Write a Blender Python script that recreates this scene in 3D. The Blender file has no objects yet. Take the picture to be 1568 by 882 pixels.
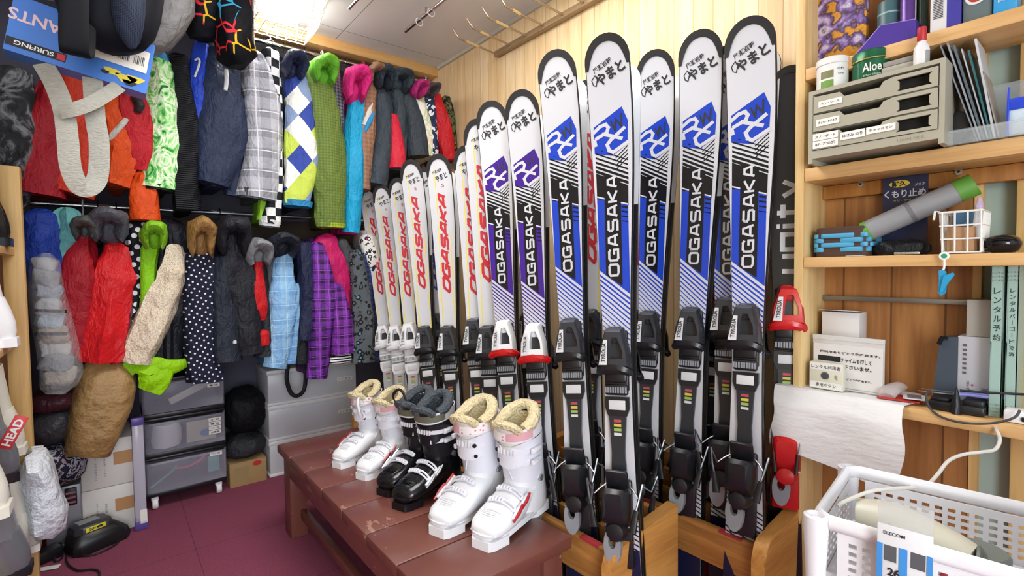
import bpy, bmesh, math, random
from math import sin, cos, pi, radians, sqrt, atan2
from mathutils import Vector, Matrix, noise
SC = bpy.context.scene
COL = SC.collection
# ---------------------------------------------------------------- camera
FOC, YAW, PIT, ROLL, EYE = 762.6, .6791, .0377, .0119, 1.12
_f = Vector((sin(YAW)*cos(PIT), cos(YAW)*cos(PIT), -sin(PIT)))
_r = Vector((cos(YAW), -sin(YAW), 0)); _d = _f.cross(_r)
_R = _r*cos(ROLL)+_d*sin(ROLL); _D = -_r*sin(ROLL)+_d*cos(ROLL)
def P(u, v, x=None, y=None, z=None):
    """point of the room seen along one sight line of the survey photo, on a known plane"""
    d = _R*((u-784)/FOC)+_D*((v-441)/FOC)+_f
    t = x/d.x if x is not None else y/d.y if y is not None else (z-EYE)/d.z
    return Vector((0, 0, EYE))+d*t
def depth(p): return (Vector(p)-Vector((0, 0, EYE))).dot(_f)
cd = bpy.data.cameras.new('camera'); cam = bpy.data.objects.new('camera', cd); COL.objects.link(cam)
cd.sensor_width = 36; cd.lens = FOC*36/1568; cd.clip_start = .02
m = Matrix((( _R.x, -_D.x, -_f.x, 0), (_R.y, -_D.y, -_f.y, 0), (_R.z, -_D.z, -_f.z, EYE), (0, 0, 0, 1)))
cam.matrix_world = m; SC.camera = cam
SC.view_settings.view_transform = 'Standard'; SC.view_settings.look = 'None'
SC.view_settings.gamma = 1; SC.view_settings.use_curve_mapping = False

# ---------------------------------------------------------------- materials
def lin(c):
    if isinstance(c, str):
        c = c.lstrip('#'); c = [int(c[i:i+2], 16)/255 for i in (0, 2, 4)]
    return tuple(x/12.92 if x <= .04045 else ((x+.055)/1.055)**2.4 for x in c[:3])+(1,)
class N:
    """tiny node builder"""
    def __init__(s, name):
        s.m = bpy.data.materials.new(name); s.m.use_nodes = True
        s.t = s.m.node_tree; s.b = s.t.nodes['Principled BSDF']; s.l = s.t.links
        s._tc = None
    def n(s, typ, **kw):
        nd = s.t.nodes.new(typ)
        for k, v in kw.items():
            if hasattr(nd, k): setattr(nd, k, v)
            else: s.set(nd.inputs[k], v)
        return nd
    def set(s, inp, v):
        if isinstance(v, bpy.types.NodeSocket): s.l.new(v, inp)
        else: inp.default_value = v
    def co(s, kind='Object'):
        if s._tc is None: s._tc = s.n('ShaderNodeTexCoord')
        return s._tc.outputs[kind]
    def map(s, scale=(1, 1, 1), rot=(0, 0, 0), loc=(0, 0, 0), src=None):
        nd = s.n('ShaderNodeMapping'); s.set(nd.inputs['Vector'], src or s.co())
        nd.inputs['Scale'].default_value = scale; nd.inputs['Rotation'].default_value = rot; nd.inputs['Location'].default_value = loc
        return nd.outputs[0]
    def math(s, op, a, b=None, c=None):
        nd = s.n('ShaderNodeMath', operation=op); s.set(nd.inputs[0], a)
        if b is not None: s.set(nd.inputs[1], b)
        if c is not None: s.set(nd.inputs[2], c)
        return nd.outputs[0]
    def noise(s, scale, vec=None, detail=3, rough=.5, dist=0):
        nd = s.n('ShaderNodeTexNoise'); s.set(nd.inputs['Vector'], vec or s.co())
        nd.inputs['Scale'].default_value = scale; nd.inputs['Detail'].default_value = detail
        nd.inputs['Roughness'].default_value = rough; nd.inputs['Distortion'].default_value = dist
        return nd.outputs['Fac']
    def ramp(s, fac, stops, const=False):
        nd = s.n('ShaderNodeValToRGB'); s.set(nd.inputs[0], fac); cr = nd.color_ramp
        if const: cr.interpolation = 'CONSTANT'
        while len(cr.elements) < len(stops): cr.elements.new(.5)
        for e, (p, c) in zip(cr.elements, stops): e.position = p; e.color = lin(c) if not isinstance(c, tuple) or len(c) == 3 else c
        return nd.outputs[0]
    def mix(s, fac, a, b):
        nd = s.n('ShaderNodeMix', data_type='RGBA'); s.set(nd.inputs[0], fac)
        s.set(nd.inputs[6], lin(a) if isinstance(a, str) else a); s.set(nd.inputs[7], lin(b) if isinstance(b, str) else b)
        return nd.outputs[2]
    def sep(s, vec=None):
        nd = s.n('ShaderNodeSeparateXYZ'); s.set(nd.inputs[0], vec or s.co()); return nd.outputs
    def band(s, v, freq, duty, off=0):
        return s.math('LESS_THAN', s.math('FRACT', s.math('MULTIPLY_ADD', v, freq, 50+off)), duty)
    def bump(s, h, strength=.3, dist=.01):
        nd = s.n('ShaderNodeBump'); s.set(nd.inputs['Height'], h)
        nd.inputs['Strength'].default_value = strength; nd.inputs['Distance'].default_value = dist
        s.l.new(nd.outputs[0], s.b.inputs['Normal']); return s
    def col(s, c): s.set(s.b.inputs['Base Color'], lin(c) if isinstance(c, str) else c); return s
    def pr(s, rough=.5, metal=0, **kw):
        s.b.inputs['Roughness'].default_value = rough; s.b.inputs['Metallic'].default_value = metal
        for k, v in kw.items(): s.set(s.b.inputs[k], v)
        return s
_mc = {}
def M(name, c, rough=.5, metal=0, var=.06, vscale=9, **kw):
    """plain material with a little procedural unevenness"""
    key = (name, c, rough, metal)
    if key in _mc: return _mc[key]
    n = N(name); a = lin(c)
    if var:
        d = tuple(max(0, x*(1-var*2)) for x in a[:3])+(1,)
        n.col(n.mix(n.noise(vscale), a, d))
    else: n.col(a)
    n.pr(rough, metal, **kw); _mc[key] = n.m
    return n.m
def wood(name, light, dark, plank=None, axis='y', grain='z', rough=.45, knots=True, gap='#6b4a26', scale=1., gapw=.012, coord='Object'):
    n = N(name); src = n.co(coord)
    st = {'z': (14, 14, .9), 'y': (14, .9, 14), 'x': (.9, 14, 14)}[grain]
    x = n.sep(src); v = x['xyz'.index(axis)] if axis else None
    off = None
    vec = n.map(tuple(a*scale for a in st), src=src)
    if plank:
        pid = n.math('FLOOR', n.math('DIVIDE', v, plank))
        cmb = n.n('ShaderNodeCombineXYZ'); n.set(cmb.inputs[0], n.math('MULTIPLY', pid, 7.3)); n.set(cmb.inputs[1], n.math('MULTIPLY', pid, 3.1)); n.set(cmb.inputs[2], n.math('MULTIPLY', pid, 5.7))
        ad = n.n('ShaderNodeVectorMath', operation='ADD'); n.set(ad.inputs[0], vec); n.set(ad.inputs[1], cmb.outputs[0]); vec = ad.outputs[0]
    g = n.noise(1.6, vec, 4, .55, .6)
    fine = n.noise(9, vec, 2, .6)
    f = n.math('MULTIPLY_ADD', fine, .3, n.math('MULTIPLY', g, .75))
    c = n.ramp(f, [(.28, dark), (.62, light)])
    if knots:
        vo = n.n('ShaderNodeTexVoronoi'); n.set(vo.inputs['Vector'], n.map(tuple(a*.28*scale for a in st), src=vec if False else src)); vo.inputs['Scale'].default_value = 1.7
        k = n.math('LESS_THAN', vo.outputs['Distance'], .12)
        kk = n.math('SUBTRACT', 1, n.math('SMOOTH_MIN', n.math('DIVIDE', vo.outputs['Distance'], .2), 1, .1)); 
        kk = n.math('MULTIPLY', n.math('MAXIMUM', kk, 0), .75)
        c = n.mix(kk, c, dark)
    h = f
    if plank:
        pv = n.n('ShaderNodeTexWhiteNoise', noise_dimensions='1D'); n.set(pv.inputs['W'], pid)
        c = n.mix(n.math('MULTIPLY', pv.outputs['Value'], .35), c, dark)
        fr = n.math('FRACT', n.math('ADD', n.math('DIVIDE', v, plank), 100))
        gm = n.math('LESS_THAN', fr, gapw/plank*.5)
        c = n.mix(n.math('MULTIPLY', gm, .8), c, gap)
        h = n.math('SUBTRACT', n.math('MULTIPLY', f, .1), gm)
    n.col(c).pr(rough).bump(h, .25, .004)
    return n.m

# ---------------------------------------------------------------- mesh builder
_tx = {}
def textmesh(s, bold=0):
    k = (s, bold)
    if k in _tx: return _tx[k]
    cu = bpy.data.curves.new('t', 'FONT'); cu.body = s; cu.resolution_u = 3; cu.offset = bold if bold else 0
    o = bpy.data.objects.new('t', cu); COL.objects.link(o)
    dg = bpy.context.evaluated_depsgraph_get(); me = bpy.data.meshes.new_from_object(o.evaluated_get(dg))
    vs = [tuple(v.co) for v in me.vertices]; fs = [tuple(p.vertices) for p in me.polygons]
    bpy.data.objects.remove(o); bpy.data.curves.remove(cu); bpy.data.meshes.remove(me)
    if vs:
        x0 = min(v[0] for v in vs); x1 = max(v[0] for v in vs); y0 = min(v[1] for v in vs); y1 = max(v[1] for v in vs)
        w = (x1-x0) or 1; h = (y1-y0) or 1
        vs = [((v[0]-x0)/w-.5, (v[1]-y0)/h-.5) for v in vs]
        _tx[k] = (vs, fs, w/h)
    else: _tx[k] = ([], [], 1)
    return _tx[k]
GLY = {'O': [[(.2, 0), (.8, 0), (1, .15), (1, .85), (.8, 1), (.2, 1), (0, .85), (0, .15), (.2, 0)]], 'G': [[(1, .85), (.8, 1), (.2, 1), (0, .85), (0, .15), (.2, 0), (1, 0), (1, .45), (.55, .45)]],
       'A': [[(0, 0), (.28, 1), (.72, 1), (1, 0)], [(.1, .3), (.9, .3)]], 'S': [[(1, 1), (.15, 1), (0, .87), (0, .65), (.15, .52), (.85, .5), (1, .37), (1, .13), (.85, 0), (0, 0)]],
       'K': [[(0, 0), (0, 1)], [(1, 1), (.1, .5), (1, 0)]], 'u': [[(0, 1), (0, 0), (1, 0), (1, 1)]], 'n': [[(0, 0), (0, 1), (1, 1), (1, 0)]], 'i': [[(.1, 0), (.1, 1)], [(.1, 1.2), (.1, 1.42)]],
       't': [[(.35, 1.4), (.35, 0), (.9, 0)], [(0, 1), (.9, 1)]], 'y': [[(0, 1), (.5, .1)], [(1, 1), (.35, -.4)]]}
def stroke(pl, w):
    # quads (with mitred overlaps) along a polyline of width w
    out = []
    for i in range(len(pl)-1):
        a, b = Vector(pl[i]), Vector(pl[i+1]); d = (b-a)
        if d.length < 1e-6: continue
        d.normalize(); q = Vector((-d.y, d.x))*w/2; e = d*w*.42
        a2 = a-e if i > 0 else a; b2 = b+e if i < len(pl)-2 else b
        out.append([tuple(a2-q), tuple(b2-q), tuple(b2+q), tuple(a2+q)])
    return out
class MB:
    def __init__(s): s.v = []; s.f = []; s.m = []; s.s = []
    def add(s, vs, fs, mi=0, sm=False):
        o = len(s.v); s.v += [Vector(v) for v in vs]
        for f in fs: s.f.append([i+o for i in f]); s.m.append(mi); s.s.append(sm)
        return s
    def box(s, c, d, mi=0, bev=0, rot=None, seg=2):
        bm = bmesh.new(); bmesh.ops.create_cube(bm, size=1)
        for v in bm.verts: v.co = Vector((v.co.x*d[0], v.co.y*d[1], v.co.z*d[2]))
        if bev: bmesh.ops.bevel(bm, geom=bm.edges[:], offset=min(bev, min(d)*.45), segments=seg, affect='EDGES', profile=.5)
        R = Matrix.Identity(3) if rot is None else (Matrix.Rotation(rot, 3, 'Z') if isinstance(rot, (int, float)) else rot)
        bm.verts.index_update()
        s.add([R@v.co+Vector(c) for v in bm.verts], [[v.index for v in f.verts] for f in bm.faces], mi, bool(bev)); bm.free(); return s
    def bx(s, a, b, mi=0, bev=0):
        return s.box([(a[i]+b[i])/2 for i in range(3)], [abs(b[i]-a[i]) for i in range(3)], mi, bev)
    def loft(s, rings, closed=True, cap=True, mi=0, sm=True, loop=False):
        n = len(rings[0]); vs = [p for r in rings for p in r]; fs = []
        k = len(rings)
        for i in range(k if loop else k-1):
            for j in range(n if closed else n-1):
                a = i*n+j; b = i*n+(j+1) % n; i2 = (i+1) % k; fs.append([a, b, i2*n+(j+1) % n, i2*n+j])
        s.add(vs, fs, mi, sm)
        if cap and closed and not loop:
            s.add(rings[0], [list(range(n))[::-1]], mi, False); s.add(rings[-1], [list(range(n))], mi, False)
        return s
    def tube(s, pts, r, n=8, mi=0, cap=True, loop=False, up=None, sub=0, e=1):
        """r: number / list / list of (ra, rb)"""
        pts = [Vector(p) for p in pts]
        if not isinstance(r, (list,)): r = [r]*len(pts)
        r = [(a, a) if not isinstance(a, tuple) else a for a in r]
        if sub:
            np_, nr = [], []; K = len(pts); tot = K if loop else K-1
            for i in range(tot):
                g = lambda j: pts[j % K] if loop else pts[max(0, min(K-1, j))]
                p0, p1, p2, p3 = g(i-1), g(i), g(i+1), g(i+2); ra, rb = r[i % K], r[(i+1) % K]
                for q in range(sub):
                    t = q/sub
                    np_.append(.5*((2*p1)+(p2-p0)*t+(2*p0-5*p1+4*p2-p3)*t*t+(-p0+3*p1-3*p2+p3)*t**3))
                    w = t; nr.append((ra[0]*(1-w)+rb[0]*w, ra[1]*(1-w)+rb[1]*w))
            if not loop: np_.append(pts[-1]); nr.append(r[-1])
            pts, r = np_, nr
        K = len(pts); rings = []; u = None
        for i in range(K):
            a = pts[(i-1) % K] if (loop or i) else pts[i]; b = pts[(i+1) % K] if (loop or i < K-1) else pts[i]
            t = (b-a); t = t.normalized() if t.length > 1e-9 else Vector((0, 0, 1))
            if u is None:
                u = Vector(up) if up is not None else (Vector((0, 0, 1)) if abs(t.z) < .9 else Vector((1, 0, 0)))
            elif up is not None: u = Vector(up)
            u = u-t*u.dot(t)
            if u.length < 1e-6: u = t.orthogonal()
            u.normalize(); w = t.cross(u)
            ring = []
            for j in range(n):
                an = 2*pi*j/n; ca, sa = cos(an), sin(an)
                if e != 1: ca = math.copysign(abs(ca)**e, ca); sa = math.copysign(abs(sa)**e, sa)
                ring.append(pts[i]+u*(ca*r[i][0])+w*(sa*r[i][1]))
            rings.append(ring)
        return s.loft(rings, True, cap, mi, True, loop)
    def cyl(s, a, b, r, r2=None, n=16, mi=0, cap=True): return s.tube([a, b], [r, r if r2 is None else r2], n, mi, cap)
    def lathe(s, prof, c=(0, 0, 0), n=24, mi=0, R=None, sq=(1, 1)):
        R = R or Matrix.Identity(3); c = Vector(c)
        rings = [[c+R@Vector((r*cos(2*pi*j/n)*sq[0], r*sin(2*pi*j/n)*sq[1], z)) for j in range(n)] for r, z in prof]
        return s.loft(rings, True, True, mi)
    def prism(s, poly, o, u, v, d, mi=0, sm=False):
        """2-D outline in the plane (o, u, v), pushed d along u x v"""
        o, u, v = Vector(o), Vector(u), Vector(v); w = u.cross(v).normalized()*d
        a = [o+u*p[0]+v*p[1] for p in poly]; b = [p+w for p in a]; n = len(poly)
        s.add(a+b, [[i, (i+1) % n, n+(i+1) % n, n+i] for i in range(n)], mi, sm)
        s.add(a, [list(range(n))[::-1]], mi); s.add(b, [list(range(n))], mi); return s
    def quad(s, o, u, v, mi=0):
        o, u, v = Vector(o), Vector(u), Vector(v)
        return s.add([o-u/2-v/2, o+u/2-v/2, o+u/2+v/2, o-u/2+v/2], [[0, 1, 2, 3]], mi)
    def text(s, t, o, u, v, mi=0, keep=False, bold=0):
        """fit text into a box centred on o with full width vector u and height vector v"""
        vs, fs, asp = textmesh(t, bold); o, u, v = Vector(o), Vector(u), Vector(v)
        if keep and vs:
            k = u.length/v.length
            if asp > k: v = v*(k/asp)
            else: u = u*(asp/k)
        return s.add([o+u*a+v*b for a, b in vs], fs, mi)
    def grid(s, fn, nu, nv, th=0, mi=0, sm=True):
        vs = [Vector(fn(i/nu, j/nv)) for j in range(nv+1) for i in range(nu+1)]; w = nu+1
        fs = [[j*w+i, j*w+i+1, (j+1)*w+i+1, (j+1)*w+i] for j in range(nv) for i in range(nu)]
        if not th: return s.add(vs, fs, mi, sm)
        nr = [Vector() for _ in vs]
        for f in fs:
            q = (vs[f[2]]-vs[f[0]]).cross(vs[f[3]]-vs[f[1]])
            for i in f: nr[i] += q
        lo = [p-(n_.normalized() if n_.length > 0 else n_)*th for p, n_ in zip(vs, nr)]
        k = len(vs); rim = [i for i in range(w)]+[j*w+nu for j in range(1, nv+1)]+[nv*w+i for i in range(nu-1, -1, -1)]+[j*w for j in range(nv-1, 0, -1)]
        F = fs+[[i+k for i in f[::-1]] for f in fs]+[[rim[(i+1) % len(rim)], rim[i], rim[i]+k, rim[(i+1) % len(rim)]+k] for i in range(len(rim))]
        return s.add(vs+lo, F, mi, sm)
    def wrinkle(s, amp, freq, seed=0, ax=(1, 1, 1)):
        """push vertices about by smooth noise (cloth folds)"""
        o = Vector((seed*3.7, seed*1.3, -seed*2.1))
        for v in s.v:
            q = Vector((v.x*ax[0], v.y*ax[1], v.z*ax[2]))*freq+o
            d = noise.noise_vector(q)+.5*noise.noise_vector(q*2.3)
            v += d*amp
        return s
    def shift(s, d):
        d = Vector(d)
        for v in s.v: v += d
        return s
    def xf(s, mat):
        s.v = [mat@v for v in s.v]; return s
    def build(s, name, mats, parent=None, world=False, sub=0, auto=True):
        """link as ONE mesh object; world=True means the vertices are world positions"""
        if not isinstance(mats, (list, tuple)): mats = [mats]
        vs = s.v; loc = Vector((0, 0, 0))
        if parent is not None and world:
            q = parent; 
            mw = Matrix.Identity(4)
            chain = []
            while q: chain.append(q); q = q.parent
            for q in reversed(chain): mw = mw@Matrix.LocRotScale(q.location, q.rotation_euler, q.scale)
            iv = mw.inverted(); vs = [iv@v for v in vs]
        elif parent is None:
            x = [v.x for v in vs]; y = [v.y for v in vs]; z = [v.z for v in vs]
            loc = Vector(((min(x)+max(x))/2, (min(y)+max(y))/2, min(z))); vs = [v-loc for v in vs]
        me = bpy.data.meshes.new(name); me.from_pydata([tuple(v) for v in vs], [], s.f)
        for mm in mats: me.materials.append(mm)
        me.polygons.foreach_set('material_index', s.m); me.polygons.foreach_set('use_smooth', s.s)
        bm = bmesh.new(); bm.from_mesh(me); bmesh.ops.remove_doubles(bm, verts=bm.verts, dist=1e-6)
        bm.to_mesh(me); bm.free(); me.update()
        if auto: 
            try: me.set_sharp_from_angle(angle=radians(42))
            except Exception: pass
        o = bpy.data.objects.new(name, me); COL.objects.link(o); o.location = loc
        if parent is not None: o.parent = parent
        if sub:
            md = o.modifiers.new('sub', 'SUBSURF'); md.levels = sub; md.render_levels = sub
        return o
def tag(o, label, cat, group=None, kind=None):
    o['label'] = label; o['category'] = cat
    if group: o['group'] = group
    if kind: o['kind'] = kind
    return o
def struct(o): o['kind'] = 'structure'; return o
def thing(name, label, cat, loc=(0, 0, 0), rz=0, group=None, rot=None):
    o = bpy.data.objects.new(name, None); COL.objects.link(o); o.location = loc; o.empty_display_size = .05
    o.rotation_euler = rot.to_euler() if rot is not None else (0, 0, rz)
    return tag(o, label, cat, group)
# ---------------------------------------------------------------- the room
WX, CZ, BY = 1.675, 2.41, 3.22     # right wall, ceiling, closet back wall
pine = wood('pale pine boards', '#f3dcb4', '#dcb47a', .078, 'y', 'z', .5, True, '#b98d55', gapw=.006, coord='Object')
pined = wood('orange cedar boards', '#b27c46', '#7c4a22', .115, 'y', 'z', .45, True, '#5a3618', gapw=.01)
beamw = wood('pine beam', '#deb070', '#bd8646', None, 'y', 'x', .5, False)
plankw = wood('pine plank', '#d9b47c', '#b98c50', None, 'y', 'y', .5, True)
postw = wood('pine post', '#dcb878', '#b98c50', None, 'y', 'z', .5, False)
brownw = wood('varnished brown board', '#b27a3c', '#7e4d1e', None, 'y', 'z', .4, True)
def carpet():
    n = N('maroon carpet'); x = n.sep()
    g = n.noise(420, detail=1); b = n.noise(5)
    c = n.ramp(g, [(.3, '#66283f'), (.7, '#a8536e')])
    c = n.mix(n.math('MULTIPLY', b, .35), c, '#7c3550')
    gx = n.band(x[0], 2.0, .006, .33); gy = n.band(x[1], 2.0, .006, .1)
    c = n.mix(n.math('MULTIPLY', n.math('MAXIMUM', gx, gy), .6), c, '#3e1426')
    n.col(c).pr(.95).bump(g, .5, .004); return n.m
def ceil_mat():
    n = N('white ceiling panels'); x = n.sep()
    j = n.math('MAXIMUM', n.band(x[0], 1/.91, .004, .62), n.band(x[1], 1/1.82, .002, .3))
    n.col(n.mix(j, n.mix(n.noise(3), '#e6e4e4', '#dcdadb'), '#77706c')).pr(.7); return n.m
fl = struct(MB().bx((-2.2, -2.2, -.05), (3, 4, 0)).build('floor', carpet()))
ce = struct(MB().bx((-2.2, -1.2, CZ), (WX+.05, 4, CZ+.05)).build('ceiling', ceil_mat()))
TY = P(1495, 350, x=WX).y; 
wr = MB().bx((WX, .575, 0), (WX+.06, BY+.1, CZ)); struct(wr.build('wall_right', pine))
struct(MB().bx((WX, TY, 0), (WX+.06, .575, CZ)).build('wall_right', pined))
teal = M('pale teal paint', '#9fb3ac', .55)
struct(MB().bx((WX+.03, -1.2, 0), (WX+.09, TY, CZ)).build('door_1', teal))
struct(MB().bx((WX-.004, TY-.012, 0), (WX+.035, TY+.004, CZ)).build('trim_1', postw))
tv = MB().bx((WX-.01, -.02, 0), (WX+.04, P(1552, 500, x=WX).y, CZ), bev=.004)
struct(tv.build('trim_2', postw))
struct(MB().bx((-2.0, BY, 0), (WX+.06, BY+.06, CZ)).build('wall_back', M('dark blue grey wall', '#4b4a5c', .8)))
struct(MB().bx((-.78, -1.2, 0), (-.72, BY+.06, CZ)).build('wall_left', M('cream wall', '#c9bda6', .8)))
# beam over the wardrobe
struct(MB().bx((-.72, 2.80, 2.354), (WX-.001, 2.90, CZ), bev=.004).build('trim_3', beamw))
struct(MB().bx((WX-.07, 2.885, 0), (WX-.001, 2.95, 2.354), bev=.004).build('trim_4', beamw))
struct(MB().bx((-.72, 3.17, 1.30), (WX-.08, 3.219, 1.42), bev=.004).build('trim_5', M('dark brown batten', '#3a2b22', .6)))  # rear batten in one plain dark brown
# thin moulding where the boarded wall meets the ceiling
struct(MB().bx((WX-.015, .0, CZ-.018), (WX, 2.79, CZ)).build('trim_6', M('grey moulding', '#c9c2b4', .5)))
chrome = M('chrome', '#d8d8da', .15, 1, 0)
steel = M('brushed steel', '#b9bbbd', .3, 1, 0)
black = M('black plastic', '#17181b', .38)
white = M('white plastic', '#eeeef0', .35)
# ---------------------------------------------------------------- light
W = bpy.data.worlds.new('daylight'); SC.world = W; W.use_nodes = True
W.node_tree.nodes['Background'].inputs[0].default_value = (.80, .88, 1, 1); W.node_tree.nodes['Background'].inputs[1].default_value = .95
def area(name, loc, rot, sx, sy, e, c=(1, 1, 1)):
    l = bpy.data.lights.new(name, 'AREA'); l.shape = 'RECTANGLE'; l.size = sx; l.size_y = sy; l.energy = e; l.color = c
    o = bpy.data.objects.new(name, l); COL.objects.link(o); o.location = loc; o.rotation_euler = rot; return o
# fluorescent lamp in its wire guard, upper left
LP = P(430, 4, z=CZ); LX, LY = LP.x, LP.y-.02
t = thing('ceiling_lamp', 'bright white fluorescent ceiling lamp inside a wire basket guard', 'lamp', (LX, LY, CZ))
em = N('lit tube'); em.b.inputs['Emission Color'].default_value = (1, .98, .95, 1); em.b.inputs['Emission Strength'].default_value = 9; em.pr(.4)
b = MB().lathe([(.0, 0), (.06, 0), (.075, -.012), (.075, -.03), (.0, -.03)]); b.build('lamp_base', white, t)
b = MB().tube([(.085*cos(a*pi/8), .085*sin(a*pi/8), -.05) for a in range(16)], .015, 8, loop=True)
b.tube([(.045*cos(a*pi/6), .045*sin(a*pi/6), -.055) for a in range(12)], .013, 8, loop=True); b.build('fluorescent_ring', em.m, t)
g = MB(); wr_ = .0022
def rect(z, hx, hy): return [(-hx, -hy, z), (hx, -hy, z), (hx, hy, z), (-hx, hy, z)]
for z, h in ((-.004, .17), (-.05, .155), (-.095, .142), (-.135, .13)): g.tube(rect(z, h, h*.8), wr_, 5, loop=True)
for k in range(-3, 4):
    q = k/3
    g.tube([(q*.17, -.136, -.004), (q*.13, -.104, -.135), (q*.13, .104, -.135), (q*.17, .136, -.004)], wr_, 5)
    g.tube([(-.17, q*.136, -.004), (-.13, q*.104, -.135), (.13, q*.104, -.135), (.17, q*.136, -.004)], wr_, 5)
g.build('wire_guard', M('cream wire', '#e9e6da', .4), t)
l = bpy.data.lights.new('lamp_glow', 'POINT'); l.energy = 9; l.shadow_soft_size = .09; l.color = (1, .97, .93)
o = bpy.data.objects.new('lamp_glow', l); COL.objects.link(o); o.location = (LX, LY, CZ-.07)
area('ceiling_fill_light', (.75, 1.35, CZ-.02), (0, 0, 0), 1.2, .8, 25, (1, .98, .95))  # unseen fill light added under the ceiling to brighten the wardrobe
area('rear_fill_light', (-.35, -1.15, 1.15), (radians(86), 0, radians(-8)), 1.0, 1.5, 46, (.93, .97, 1))  # fill light added behind the camera to lift the lower left
SC.view_settings.exposure = 0.28
# ---------------------------------------------------------------- skis
def gloss(name, c, rough=.22, **k): return M(name, c, rough, 0, .03, 6, **k)
SK = [gloss('ski white', '#c8c9ce'), gloss('ski black', '#0f1014'), gloss('ski blue', '#1a3fb4'), M('ski red', '#c22a35', .35), M('sticker ink', '#15151a', .5),
      M('ski yellow', '#e2cf4a', .4), M('ski grey', '#8d9096', .35), gloss('ski purple', '#3f1d86'), M('sticker white', '#f0f0ee', .5), M('ski dark red', '#a02418', .35), M('ski text blue', '#2a49a8', .4), M('ski silver text', '#d4d6da', .35), M('ski tail navy', '#141a3c', .3)]
ABS = M('black sidewall', '#131316', .35)
basem = gloss('ski base', '#c9cdd2', .12)
b_blk = M('binding black', '#1b1c20', .33, 0, .05, 30); b_gry = M('binding grey', '#8f9298', .4); b_wht = M('binding white', '#e8e8ea', .3); b_red = M('binding red', '#c81c1e', .28)
b_lab = M('binding label', '#d8d8da', .35); b_dk = M('binding carbon', '#2c2e33', .3); b_ch = M('binding charcoal', '#3a3c42', .22, .2, .05, 30)
lab4 = [M('label pink', '#b84a58', .5), M('label yellow', '#d2c04a', .5), M('label green', '#9cb45a', .5), M('label pale', '#d5d8d4', .5)]
LOGO_R = [[(-.5, .12), (-.5, .5), (.02, .5), (.16, .36), (.16, .2), (.05, .08), (-.15, .08), (-.15, .2), (0, .2), (.04, .25), (.04, .33), (-.02, .38), (-.36, .38), (-.36, .12)],
          [(-.3, .2), (-.18, .2), (.12, -.16), (.0, -.16)]]
LOGO_C = [[(.5, -.02), (.36, -.02), (.1, -.02), (-.06, -.16), (-.06, -.36), (.08, -.5), (.5, -.5), (.5, -.38), (.12, -.38), (.07, -.33), (.07, -.2), (.14, -.13), (.5, -.13)]]
def clip_s(poly, lo, hi):
    for sgn, lim in ((1, lo), (-1, -hi)):
        out = []
        for i in range(len(poly)):
            a, b = poly[i], poly[(i+1) % len(poly)]; fa, fb = sgn*a[1]-lim, sgn*b[1]-lim
            if fa >= 0: out.append(a)
            if (fa >= 0) != (fb >= 0):
                k = fa/(fa-fb); out.append((a[0]+(b[0]-a[0])*k, a[1]+(b[1]-a[1])*k))
        poly = out
        if len(poly) < 3: return []
    return poly
def toe_meshes(hous, jaw):
    p = {}
    m = MB().box((0, -.02, .024), (.068, .17, .018), 0, .006).box((0, -.055, .034), (.06, .05, .016), 0, .006); 
    m.box((0, -.1, .03), (.064, .03, .02), 0, .006)
    for k in range(9): m.box((-.028+.007*k, -.1, .041), (.0045, .016, .004), 1)
    m.prism([(-.034, -.12), (.034, -.12), (.034, -.15), (.026, -.172), (-.026, -.172), (-.034, -.15)], (0, 0, .018), (1, 0, 0), (0, 1, 0), .012, 0)
    m.box((0, -.142, .031), (.046, .026, .003), 2, .001)
    p['toe_plate'] = (m, [b_blk, b_gry, b_lab])
    m = MB(); o = [(-.042, -.036), (.042, -.036), (.039, .010), (.024, .066), (-.020, .066), (-.038, .010)]
    h = [(-.008, -.014), (.029, -.014), (.028, .008), (.014, .044), (-.001, .044), (-.007, .012)]
    zt = lambda q, k: (q[0]*k, q[1]*k+.012*(k-1), 0)
    lv = [(.034, 1.08), (.06, 1.02), (.07, .9)]; R = []
    for z, k in lv: R.append([Vector((a*k, b*k, z+.10*(.06-b)*.25)) for a, b in o])
    for z, k in ((.071, 1), (.045, 1)): R.append([Vector((a*k, b*k, z+.10*(.06-b)*.25)) for a, b in h])
    m.loft(R, True, False, 0, True); m.add(R[-1], [list(range(6))], 1)
    m.add([(-.036, -.030, .0785), (-.013, -.030, .0785), (-.011, .038, .0768), (-.022, .038, .0768)], [[0, 1, 2, 3]], 2)
    m.text('TYROLIA', (-.0215, .003, .0800), (.004, .052, -.001), (-.011, .001, 0), 3, bold=.03)
    m.box((.004, .05, .036), (.05, .05, .03), 0, .01); p['toe_housing'] = (m, [hous, b_dk, b_lab, SK[4]])
    m = MB(); jw = .052 if jaw is b_red and hous is b_wht else .044; m.tube([(-jw, -.054, .045), (-.03, -.043, .055), (0, -.038, .058), (.03, -.043, .055), (jw, -.054, .045)], [(.010, .010), (.017, .016), (.017, .02), (.017, .016), (.010, .010)], 8, sub=3)
    m.box((0, -.03, .04), (.075, .026, .03), 0, .01); p['toe_jaw'] = (m, [jaw])
    return p
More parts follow.
